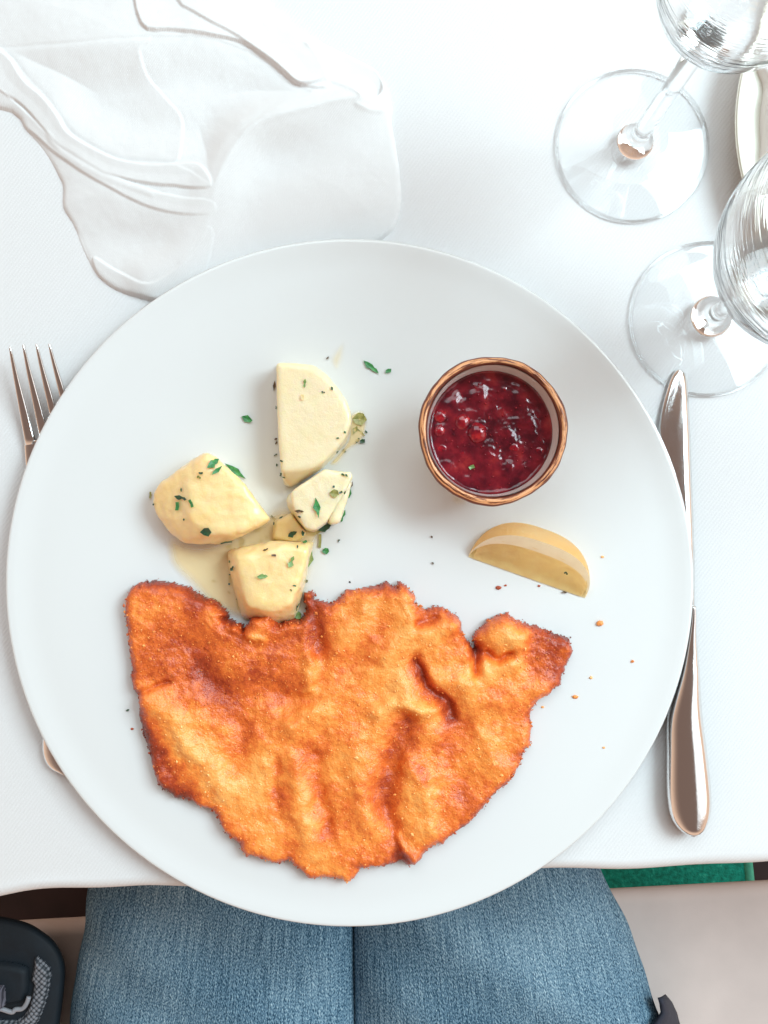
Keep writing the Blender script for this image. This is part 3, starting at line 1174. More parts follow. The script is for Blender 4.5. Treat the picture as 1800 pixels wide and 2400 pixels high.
# ------------------------------------------------------------------ lemon wedge
def lemon():
    z0 = .0082
    A, B = P(1099, 1306, z0 + .002), P(1372, 1402, z0 + .002)
    mid = (A + B) / 2
    ax = (B - A).normalized()
    nrm = Vector((-ax.y, ax.x, 0))
    if nrm.y < 0:
        nrm = -nrm
    La = (B - A).length / 2 * 1.0
    Rb = .0250
    th = math.radians(43)
    t = thing("lemon_wedge", "pale yellow lemon wedge lying between the ramekin and the schnitzel", "lemon wedge", (mid.x, mid.y, z0))

    def pt(u, a, s=1.0, lift=0.0):
        """u along the axis -1..1, a angle of the sector, s share of the radius"""
        r = Rb * (max(0, 1 - abs(u) ** 2.7)) ** .5 * s
        p = Vector((mid.x, mid.y, 0)) + ax * (u * La) + nrm * (r * math.cos(a))
        zb = float(zplate(p.x, p.y)) + .0004
        return Vector((p.x, p.y, zb + r * math.sin(a) + lift))
    nu, na = 48, 20
    us = [-math.cos(math.pi * i / nu) for i in range(nu + 1)]
    vs_ = [pt(u, th * j / na) for u in us for j in range(na + 1)]
    fs = [(i * (na + 1) + j, i * (na + 1) + j + 1, (i + 1) * (na + 1) + j + 1, (i + 1) * (na + 1) + j) for i in range(nu) for j in range(na)]
    mk("rind", vs_, fs, M["rind"], t)
    # cut face: pith border and slightly sunken pulp
    inner = [.0, .72, .80, .90, 1.0]
    vs_ = [pt(u, th, s) for u in us for s in inner[1:]]
    m = 4
    fs = [(i * m + j, i * m + j + 1, (i + 1) * m + j + 1, (i + 1) * m + j) for i in range(nu) for j in range(m - 1)]
    mk("pith", vs_, fs, M["pith"], t, flip=True)
    ns = 12
    vs_ = []
    for u in us:
        for j in range(ns + 1):
            s = .79 * j / ns
            p = pt(u * .93, th, s)
            sink = .0011 * min(1, (1 - j / ns) * 5) * (1 - abs(u) ** 6) * min(1, j / 2)
            seg = .0007 * abs(math.sin(u * 6 + s * .8)) + .0004 * math.sin(s * 26 + u * 31) * math.sin(u * 47)
            p -= (Vector((0, 0, math.cos(th))) - nrm * math.sin(th)) * (sink + seg * min(1, j / 2)) - Vector((0, 0, .0003))
            vs_.append(p)
    m = ns + 1
    fs = [(i * m + j, i * m + j + 1, (i + 1) * m + j + 1, (i + 1) * m + j) for i in range(nu) for j in range(ns)]
    mk("pulp", vs_, fs, M["pulp"], t, flip=True)
    # underside cut face resting on the plate
    vs_ = [pt(u, 0, s) for u in us for s in (0, .5, 1)]
    fs = [(i * 3 + j, i * 3 + j + 1, (i + 1) * 3 + j + 1, (i + 1) * 3 + j) for i in range(nu) for j in range(2)]
    mk("underside_pulp", vs_, fs, M["pulp"], t)
    return t


LEMON = lemon()


# ------------------------------------------------------------------ cutlery
def side(a, b):
    d = (b - a)
    return Vector((-d.y, d.x, 0)).normalized()


def knife():
    t = thing("table_knife", "polished steel table knife standing right of the plate, blade half under its rim", "knife", P(1605, 1500, 0))
    back = catmull([(1596, 867), (1606, 874), (1611, 900), (1617, 1000), (1621, 1110), (1625, 1220), (1628, 1330), (1628, 1440)], 8)
    edge = catmull([(1584, 868), (1572, 886), (1558, 930), (1548, 975), (1542, 1030), (1543, 1110), (1560, 1230), (1596, 1340), (1617, 1440)], 7)
    n = 40

    def samp(c, k):
        s = k * (len(c) - 1)
        i = min(int(s), len(c) - 2)
        f = s - i
        return (c[i][0] * (1 - f) + c[i + 1][0] * f, c[i][1] * (1 - f) + c[i + 1][1] * f)
    vs_, fs = [], []
    for i in range(n + 1):
        k = i / n
        e, b = samp(edge, k), samp(back, k)
        z0 = .0010 + .0022 * k
        for w_, dz in ((0, .0), (.06, .0006), (.25, .0012), (.55, .0018), (.78, .0022), (.82, .00215), (.9, .0017), (1, .0006), (1, 0), (.5, -.0006), (0, -.0002)):
            px, py = e[0] * (1 - w_) + b[0] * w_, e[1] * (1 - w_) + b[1] * w_
            vs_.append(P(px, py, z0 + dz))
    m = 11
    for i in range(n):
        for j in range(m):
            fs.append((i * m + j, i * m + (j + 1) % m, (i + 1) * m + (j + 1) % m, (i + 1) * m + j))
    fs += [tuple(range(m))[::-1], tuple(range(n * m, n * m + m))]
    mk("blade", vs_, fs, M["steel"], t, recalc=True)
    raw = [(1622, 1420, 8), (1622, 1450, 9), (1619, 1490, 12), (1615, 1567, 23), (1607, 1640, 35), (1605, 1693, 42), (1610, 1769, 47), (1614, 1845, 51), (1616, 1885, 50),
           (1617, 1910, 46), (1618, 1930, 38), (1620, 1946, 26), (1621, 1955, 12), (1621, 1958, 2)]
    secs = [(P(x, y, .0066), Vector((1, 0, 0)), hw * H / F * .985, .0064 * min(1, .35 + hw / 50) if hw > 20 else .0022 + .0022 * hw / 20) for x, y, hw in catmull(raw, 4)]
    v_, f_ = loft(secs, 40, 2.0)
    mk("handle", v_, f_, M["steel"], t)
    return t


knife()


def fork():
    t = thing("table_fork", "polished steel fork left of the plate, tines showing beyond its rim", "fork", P(120, 1300, 0))
    tips = [(24, 814), (55, 809), (86, 808), (116, 808)]
    roots = [(73, 1042), (110, 1042), (146, 1042), (182, 1042)]
    k = H / F
    for (tx, ty), (rx, ry) in zip(tips, roots):
        secs = []
        for i in range(13):
            s = i / 12
            x, y = tx + (rx - tx) * (s ** 1.08), ty + (ry - ty) * s
            z = .0135 * (1 - s) ** 1.6 + .0035
            hw = 2.6 + 11.0 * s
            if i == 0:
                secs.append((P(x + .3, y - 2, z), Vector((1, 0, 0)), .8 * k, .0004))
            secs.append((P(x, y, z), Vector((1, .15, 0)).normalized(), hw * k, (.0007 + .0006 * s)))
        v_, f_ = loft(secs, 14, 2.8)
        mk("tine", v_, f_, M["steel"], t)
    raw = [(128, 1030, 71), (128.5, 1060, 70), (130, 1110, 66), (132, 1160, 52), (134, 1200, 32), (136, 1250, 20), (140, 1400, 17), (146, 1550, 26), (152, 1680, 47), (154, 1740, 54), (155, 1775, 50), (156, 1797, 36), (157, 1808, 14), (157, 1811, 2)]
    secs = [(P(x, y, .0035 + .0012 * math.sin(max(0, min(1, (y - 1050) / 250)) * math.pi)), Vector((1, .05, 0)).normalized(), hw * k, .0013 + (.0028 if y > 1500 else (.0016 if y > 1240 else 0))) for x, y, hw in catmull(raw, 4)]
    v_, f_ = loft(secs, 28, 2.4)
    mk("handle", v_, f_, M["steel"], t)


fork()


# ------------------------------------------------------------------ wine glasses
def wineglass(label, c, foot_r, stem, bowl, knob):
    t = thing("wine_glass", label, "wine glass", c, "stemmed glasses at the upper right")
    foot = [(.0004, .0010), (foot_r * .6, .0010), (foot_r - .0012, .0), (foot_r - .0003, .0004), (foot_r, .0011), (foot_r - .0008, .0019), (foot_r * .8, .0024), (foot_r * .5, .0036),
            (knob * 1.7, .0056), (knob * 1.3, .0072)]
    v_, f_ = lathe(smoothprof(foot, 5), c, 96)
    mk("foot", v_, f_, M["thin_glass"], t)
    ring = [(foot_r - .0009 + .0008 * math.cos(a), .0011 + .0008 * math.sin(a)) for a in np.linspace(0, 2 * math.pi, 14, endpoint=False)]
    v_, f_ = lathe(ring, c, 128, closed=True)
    mk("foot_rim", v_, f_, M["glass"], t)
    prof = [(.0004, .0046), (knob * 1.15, .0062), (knob * 1.2, .0072), (knob, .0096), (.0048, .0135), (.0042, .022), (.0040, stem * .6), (.0044, stem - .010), (.0064, stem - .002), (.0004, stem + .0006)]
    v_, f_ = lathe(smoothprof(prof, 5), c, 96)
    mk("stem", v_, f_, M["glass"], t)
    th = .0008
    outer = smoothprof(bowl, 7)
    inner = smoothprof([(max(.0004, r - th), z + (.004 if r < .012 else th * .9)) for r, z in bowl], 7)
    prof = outer + inner[::-1]
    v_, f_ = lathe(prof, c, 128)
    mk("bowl", v_, f_, M["bowl_glass"], t)


bowl = [(.0004, .0985), (.007, .0990), (.0155, .1055), (.0235, .116), (.0288, .127), (.0312, .140), (.0308, .157), (.028, .178), (.0258, .196)]
c = P(1480, 345, 0)
wineglass("slender wine glass farthest up the table, its long clear stem leaning over its foot", c, .0381, .0985, bowl, .0072)
bowl = [(.0004, .0695), (.009, .0702), (.0195, .0762), (.0300, .088), (.0362, .102), (.0395, .117), (.0390, .135), (.036, .158), (.033, .174)]
c = P(1655, 749, 0)
wineglass("rounder wine glass whose foot touches the knife tip", c, .0385, .0695, bowl, .0080)

# ------------------------------------------------------------------ side plate with a napkin at the right border
c = P(2235, 290, .016)
c = Vector((c.x, c.y, .001))
R2 = (c - P(1726, 290, .016)).xy.length
prof = [(.0004, .004), (R2 * .66, .004), (R2 * .72, .0052), (R2 * .80, .0108), (R2 * .9, .0145), (R2 - .001, .0158), (R2, .0152), (R2 - .001, .0143), (R2 * .8, .0085), (R2 * .7, .001), (R2 * .66, 0), (.0004, .001)]
v_, f_ = lathe(smoothprof(prof, 5)[::-1], c, 128)
setp(mk("side_plate", v_, f_, M["cream_porcelain"], org=c), "cream side plate cut off by the right border beside the glasses", "plate")


def folded_napkin():
    k = (H - .02) / F
    poly = catmull([(1797, 120), (1796, 200), (1788, 270), (1789, 330), (1785, 400), (1800, 440), (2100, 450), (2150, 300), (2100, 110)], 5, True)
    gx, gy = np.meshgrid(np.arange(1770, 2170, 4), np.arange(90, 470, 4))
    d = polydist(poly, gx, gy)
    X, Y = (gx - 900) * k, (1200 - gy) * k
    z = .0055 + .016 * np.sqrt(np.clip(1 - (1 - np.clip(d / 14, 0, 1)) ** 2, 0, 1)) + .002 * fbm(gx, gy, 60, 2, 8)
    mask = d > -2
    faces, _ = gridfaces(mask)
    o = mk("napkin", np.stack([X[mask], Y[mask], z[mask]], 1), faces, M["napkin"], org=P(1900, 290, .006))
    setp(o, "white folded napkin lying on the cream side plate at the right border", "napkin")


folded_napkin()


# ------------------------------------------------------------------ big napkin, upper left (coordinates of an enlargement, 1659 px = 960 photo px)
def napkin():
    q = 960 / 1659.0
    sil = [(0, 400), (60, 480), (130, 560), (195, 670), (215, 720), (216, 800), (255, 870), (295, 975), (345, 1070), (400, 1120), (450, 1148), (540, 1175), (620, 1198), (720, 1240),
           (1100, 1240), (1440, 1000), (1530, 942), (1590, 890), (1620, 800), (1622, 700), (1605, 560), (1583, 450), (1585, 380), (1565, 315), (1540, 260), (1505, 215), (1400, 160), (1290, 105),
           (1220, 65), (1140, 28), (1060, -60), (700, -400), (-300, -400), (-300, 250)]
    sil = catmull(sil, 3, True)
    st = 4.0
    gx, gy = np.meshgrid(np.arange(-310, 1640, st), np.arange(-410, 1250, st))
    wx = gx + 5 * fbm(gx, gy, 150, 2, 1)
    wy = gy + 5 * fbm(gx, gy, 150, 2, 2)
    dS = polydist(sil, gx, gy)
    e = np.clip(dS / 95, 0, 1)
    h = .8 + .5 * sstep(np.clip(dS / 20, 0, 1)) + 8.5 * (1 - np.exp(-np.clip(dS, 0, None) / 260))
    def reg(poly, wd):
        d = polydist(catmull(poly, 4, True), wx, wy)
        return sstep(d / wd + .5) * (.12 + .88 * np.exp(-np.clip(d, 0, None) / 150))

    line = lambda pts, wd: np.exp(-(polydist(catmull(pts, 5), wx, wy, closed=False) / wd) ** 2)
    # the S-shaped ridge between the two front panels
    h += 4.6 * line([(1450, 370), (1250, 420), (1080, 470), (960, 560), (885, 690), (850, 820), (800, 940), (720, 1040), (590, 1110)], 95)
    h += 0.83 * line([(1450, 370), (1250, 420), (1080, 470), (960, 560), (885, 690), (850, 820), (800, 940), (720, 1040)], 16)
    # right front panel: hollow then broad bulge
    h += -3.5 * np.exp(-(((gx - 1080) / 190) ** 2 + ((gy - 640) / 130) ** 2)) + 4.0 * np.exp(-(((gx - 1280) / 240) ** 2 + ((gy - 830) / 170) ** 2))
    # pocket
    K = [(-100, 150), (200, 138), (540, 118), (800, 112), (960, 150), (1060, 200), (1150, 265), (1215, 325), (1260, 360), (1110, 425), (985, 530), (890, 680), (850, 738), (700, 650), (470, 625), (330, 558), (230, 480), (150, 360), (60, 265), (0, 190)]
    dK = polydist(catmull(K, 3, True), wx, wy)
    h -= 5.0 * sstep(dK / 210) + .4 * sstep(dK / 9)
    # overlap inside the pocket
    h += 0.84 * reg([(-120, 130), (552, 105), (552, 180), (575, 270), (640, 345), (710, 430), (716, 540), (690, 640), (480, 640), (-100, 400)], 4) * sstep(dK / 30)
    # upper fold hanging over the pocket
    h += 1.98 * reg([(560, 72), (700, 95), (850, 112), (980, 140), (1090, 215), (1150, 268), (1215, 322), (1300, 300), (1330, 240), (1230, 130), (1140, 25), (1000, -200), (560, -200)], 4)
    h += 1.29 * reg([(700, -40), (960, 120), (1130, 255), (1215, 322), (1330, 320), (1250, 140), (1140, 40), (1060, -120)], 4)
    # rolled band along the lower left of the pocket
    band = [(-60, 150), (10, 195), (60, 280), (140, 350), (205, 430), (240, 492), (330, 555), (470, 622), (610, 645), (700, 640), (800, 648), (852, 742), (700, 735), (560, 720), (420, 680), (300, 610), (180, 525), (60, 390), (-60, 300)]
    h += 1.69 * reg(band, 7)
    h += 1.19 * reg([(-80, 300), (60, 400), (180, 525), (300, 610), (420, 680), (640, 765), (850, 800), (845, 850), (700, 845), (560, 808), (380, 710), (200, 590), (60, 470), (-80, 380)], 4)
    h += 0.45 * line([(160, 505), (185, 545), (260, 610), (420, 700), (600, 770)], 12)
    # lower left panel and its turned hem
    h -= 3.0 * np.exp(-(((gx - 520) / 200) ** 2 + ((gy - 950) / 90) ** 2))
    h += 0.99 * reg([(340, 1010), (430, 1060), (560, 1125), (640, 1105), (760, 1010), (830, 900), (850, 960), (760, 1180), (500, 1190), (380, 1110)], 4)
    h += 0.00 * reg([(470, 1045), (530, 1040), (600, 1100), (560, 1122)], 4)
    # crease and turned tip at the right
    h -= 5.0 * reg([(1255, 150), (1330, 215), (1400, 290), (1455, 352), (1490, 362), (1535, 330), (1540, 280), (1500, 220), (1400, 165), (1300, 110)], 14)
    h += 0.94 * line([(1240, 140), (1330, 210), (1400, 285), (1460, 352)], 11)
    h += 0.69 * line([(1325, 292), (1400, 325), (1462, 362)], 10)
    h += 0.60 * line([(1445, 402), (1500, 415), (1550, 408)], 10)
    h += 1.5 * fbm(gx + .5 * gy, gy - .4 * gx, 300, 2, 6) + .22 * fbm(gx + gy * .6, gy - gx * .5, 70, 3, 16)
    pass
    h = np.maximum(h, .6)
    for _ in range(1):
        hp = np.pad(h, 1, mode='edge')
        h = (hp[1:-1, 1:-1] * 4 + hp[:-2, 1:-1] + hp[2:, 1:-1] + hp[1:-1, :-2] + hp[1:-1, 2:]) / 8
    # edge of the cloth comes down to the table
    h = -1.2 + (h + 1.2) * np.clip((dS + 8) / 14, 0, 1) ** .6
    z = h * .001
    px, py = gx * q, gy * q
    k = (H - .014) / F
    X, Y = (px - 900) * k, (1200 - py) * k
    r = np.hypot(X - PC.x, Y - PC.y)
    lim = PC.z + plate_top(np.clip(r, .1, PR)) - .0050
    lim = np.where(r < .108, .0004, lim)
    far = np.clip((r - PR) / .11, 0, 1)
    zz = lim + .018 * far
    z = np.where(r < PR + .11, -.0022 * np.log(np.exp(-z / .0022) + np.exp(-zz / .0022)), z)
    for _ in range(1):
        zp = np.pad(z, 1, mode='edge')
        z = (zp[1:-1, 1:-1] * 4 + zp[:-2, 1:-1] + zp[2:, 1:-1] + zp[1:-1, :-2] + zp[1:-1, 2:]) / 8
    mask = (dS > -14)
    faces, _ = gridfaces(mask)
    o = mk("napkin", np.stack([X[mask], Y[mask], z[mask]], 1), faces, M["napkin"], org=P(450, 330, 0))
    setp(o, "large white cloth napkin crumpled in soft folds above the dinner plate", "napkin")
    # loose corner peeping out at the right
    vs_ = [P(x, y, zz) for x, y, zz in [(925, 370, .004), (962, 428, .0012), (925, 440, .003), (920, 405, .004)]]
    return o


napkin()


# ------------------------------------------------------------------ person in jeans
def person():
    t = thing("person", "person in faded blue jeans seated at the table, only thighs showing", "person", P(830, 2400, SZ))
    zm = -.205
    k = (H - zm) / F
    rows = np.linspace(1600, 2620, 120)
    nu = 90
    vs_, uv = [], []
    for py in rows:
        e = 2.2 * math.sin(py * .021) + 1.3 * math.sin(py * .05 + 1)
        xl = 215 - .161 * (py - 2090) + e
        xr = 1407 + .392 * (py - 2035) - 20 * math.sin(max(0, min(1, (py - 2035) / 365)) * math.pi) * -.6 + e
        xc = 830 + .016 * (py - 2090)
        ring = []
        for i in range(2 * nu + 1):
            s = i / nu
            if s <= 1:
                u = -1 + 2 * s
                u = math.sin(u * math.pi / 2)
                x = (xl + xc) / 2 + u * (xc - xl) / 2
                inner = u > 0
            else:
                u = -1 + 2 * (s - 1)
                u = math.sin(u * math.pi / 2)
                x = (xc + xr) / 2 + u * (xr - xc) / 2
                inner = u < 0
            zz = (1 - abs(u) ** 2.3) ** .5
            if inner:
                zz = max(zz, .32 + .68 * zz)
            ring.append((x, zm + .062 * zz))
        for x, z in ring:
            wr = .0022 * math.sin(py * .012 + x * .006) + .0012 * math.sin(py * .03 - x * .017)
            vs_.append(Vector(((x - 900) * k, (1200 - py) * k, z + wr)))
            uv.append((((x - xc) / (xr - xl)) * .40, (1200 - py) * k))
        # sides and underside
        for x, z in ((xr, zm - .05), (xr - 60, SZ + .004), (xl + 60, SZ + .004), (xl, zm - .05)):
            vs_.append(Vector(((x - 900) * k, (1200 - py) * k, z)))
            uv.append((((x - xc) / (xr - xl)) * .40 + .03, (1200 - py) * k))
    m = 2 * nu + 1 + 4
    fs = []
    for j in range(len(rows) - 1):
        for i in range(m):
            i2 = (i + 1) % m
            fs.append((j * m + i, (j + 1) * m + i, (j + 1) * m + i2, j * m + i2))
    fs.append(tuple(range(m)))
    fs.append(tuple(range((len(rows) - 1) * m, len(rows) * m))[::-1])
    mk("jeans", vs_, fs, M["denim"], t, uvs=uv)
    # outer seams: a raised double-stitched line down each leg
    for pts in ([(232, 2080), (222, 2180), (207, 2280), (194, 2400), (186, 2500)], [(1396, 2040), (1424, 2120), (1462, 2220), (1502, 2320), (1540, 2420)]):
        cc = [P(x, y, -.178) for x, y in catmull(pts, 6)]
        v_, f_ = tube(cc, .0016, 6)
    # dark jacket hem hanging beside the right thigh
    rowsx = [((1541, 2338), (1553, 2336)), ((1545, 2352), (1567, 2352)), ((1548, 2372), (1578, 2375)), ((1530, 2400), (1585, 2402)), ((1480, 2450), (1596, 2450)), ((1400, 2540), (1610, 2540))]
    vs_, fs = [], []
    for a, b in rowsx:
        for i in range(9):
            s = i / 8
            x, y = a[0] * (1 - s) + b[0] * s, a[1] * (1 - s) + b[1] * s
            vs_.append(P(x, y, -.172 - .075 * (s ** 2.2) + .003 * math.sin(y * .1)))
    for j in range(len(rowsx) - 1):
        for i in range(8):
            fs.append((j * 9 + i, j * 9 + i + 1, (j + 1) * 9 + i + 1, (j + 1) * 9 + i))
    o = mk("jacket_hem", vs_, fs, M["jacket"], t)
    md = o.modifiers.new("solid", 'SOLIDIFY')
    md.thickness = .003
    apply_mods(o)


person()


# ------------------------------------------------------------------ bag at the lower left
def bag():
    z1 = -.175
    t = thing("bag", "black nylon bag with grey mesh panel on the bench beside the left thigh", "bag", P(40, 2350, SZ))
    outl = catmull([(-260, 2150), (-60, 2142), (50, 2158), (104, 2186), (136, 2218), (152, 2262), (150, 2320), (140, 2400), (126, 2500), (100, 2600), (-260, 2600)], 5, True)
    c = np.mean(np.array(outl), 0)
    vs_, n = [], len(outl)
    levels = [(1.0, SZ + .002), (1.0, z1 - .03), (.995, z1 - .016), (.975, z1 - .006), (.94, z1 - .001), (.86, z1 + .001), (.6, z1 + .002), (.02, z1 + .002)]
    for s, z in levels:
        for x, y in outl:
            vs_.append(P(c[0] + (x - c[0]) * s, c[1] + (y - c[1]) * s, z))
    fs = [(j * n + i, j * n + (i + 1) % n, (j + 1) * n + (i + 1) % n, (j + 1) * n + i) for j in range(len(levels) - 1) for i in range(n)]
    mk("body", vs_, fs, M["bag_black"], t)

    def pad(name, poly, mat, zt, rnd):
        pl = catmull(poly, 4, True)
        a = np.array(pl)
        x0, y0 = a.min(0) - 4
        x1, y1 = a.max(0) + 4
        gx, gy = np.meshgrid(np.arange(x0, x1, 2.5), np.arange(y0, y1, 2.5))
        d = polydist(pl, gx, gy)
        k = (H - z1) / F
        z = z1 + .0015 + zt * np.sqrt(np.clip(1 - (1 - np.clip(d / rnd, 0, 1)) ** 2, 0, 1))
        mask = d > -1.5
        faces, _ = gridfaces(mask)
        mk(name, np.stack([((gx - 900) * k)[mask], ((1200 - gy) * k)[mask], z[mask]], 1), faces, mat, t)
    pad("mesh_panel", [(88, 2236), (108, 2250), (122, 2268), (120, 2310), (108, 2355), (92, 2392), (70, 2420), (10, 2440), (-30, 2430), (-20, 2385), (40, 2385), (66, 2366), (78, 2330), (84, 2300), (78, 2290), (84, 2260)], M["mesh_fabric"], .005, 14)
    pad("pocket", [(-40, 2255), (60, 2255), (72, 2290), (68, 2325), (50, 2342), (-40, 2345)], M["bag_black"], .006, 14)
    pad("strap", [(-40, 2296), (10, 2294), (23, 2296), (25, 2320), (22, 2343), (-40, 2347)], M["webbing"], .011, 4)
    pts = [P(x, y, z1 + .008) for x, y in catmull([(-30, 2362), (0, 2364), (28, 2372), (36, 2366), (52, 2364), (62, 2352), (68, 2336)], 5)]
    v_, f_ = tube(pts, .0016, 8)
    mk("buckle", v_, f_, M["buckle"], t, recalc=True)


bag()

# ------------------------------------------------------------------ herbs and crumbs, each laid on the surface under it
bpy.context.view_layer.update()


def bvh_of(objs):
    vs_, fs = [], []
    for o in objs:
        n0 = len(vs_)
        mw = ORG[o]
        vs_ += [v.co + mw for v in o.data.vertices]
        fs += [tuple(n0 + i for i in p.vertices) for p in o.data.polygons]
    return BVHTree.FromPolygons(vs_, fs)


kids = [o for t in (SCHN, JAM, LEMON) for o in t.children if o.name.split(".")[0] != "crumb_coating"]
TREE = bvh_of([PLATE] + [o for o in pot if o.type == 'MESH'] + kids)
EYE = Vector((0, 0, H))


def hit(px, py):
    d = (P(px, py, 0) - EYE).normalized()
    co, no, i, dist = TREE.ray_cast(EYE, d)
    if no.z < 0:
        no = -no
    return co, no


SHAPES = {
    "leaf": [(-1, 0), (-.55, .55), (0, .8), (.35, .5), (.6, .6), (1, 0), (.5, -.55), (.1, -.5), (-.25, -.85), (-.6, -.5)],
    "sliver": [(-1, .1), (-.4, .7), (.1, .9), (.4, .5), (1, .05), (.5, -.3), (0, -.9), (-.5, -.35)],
    "chip": [(-1, -.4), (-.55, .85), (.3, 1), (1, .3), (.55, -.9), (-.3, -.8)],
    "kite": [(-1, 0), (-.1, .9), (1, .25), (.8, -.5), (-.2, -.8)],
    "hook": [(-1, .3), (-.4, 1), (.1, .5), (.6, .8), (1, .1), (.6, -.4), (.1, 0), (-.3, -.8), (-.7, -.5)],
    "stick": [(-1, -.8), (-1, .8), (0, 1), (1, .7), (1, -.9), (0, -.7)],
}


def flake(name, px, py, L_, W_, ang, shape, mat, label, cat, group=None, thick=.00035, lift=.0003):
    co, no = hit(px, py)
    sc = (H - co.z) / F
    a = math.radians(-ang)          # angle measured in the photograph, downwards positive
    fwd = Vector((math.cos(a), math.sin(a), 0))
    fwd = (fwd - no * fwd.dot(no)).normalized()
    sd = no.cross(fwd)
    outl = [(x * L_ / 2 * random.uniform(.88, 1.1), y * W_ / 2 * random.uniform(.85, 1.15)) for x, y in SHAPES[shape]]
    n = len(outl)
    curl = random.uniform(.05, .22) * L_ * sc
    bottom, topv = [], []
    for x, y in outl:
        zc = curl * ((x / (L_ / 2)) ** 2) * .5 + .10 * W_ * sc * abs(y) / (W_ / 2)
        p = co + fwd * (x * sc) + sd * (y * sc) + no * (lift + zc)
        bottom.append(p)
        topv.append(p + no * thick)
    cen_b, cen_t = co + no * lift * .5, co + no * (lift + thick * .8)
    vs_ = bottom + topv + [cen_b, cen_t]
    fs = []
    for i in range(n):
        j = (i + 1) % n
        fs += [(i, j, n + j, n + i), (n + i, n + j, 2 * n + 1), (j, i, 2 * n)]
    o = mk(name, vs_, fs, mat, org=co, smooth=False, recalc=True)
    return setp(o, label, cat, group)


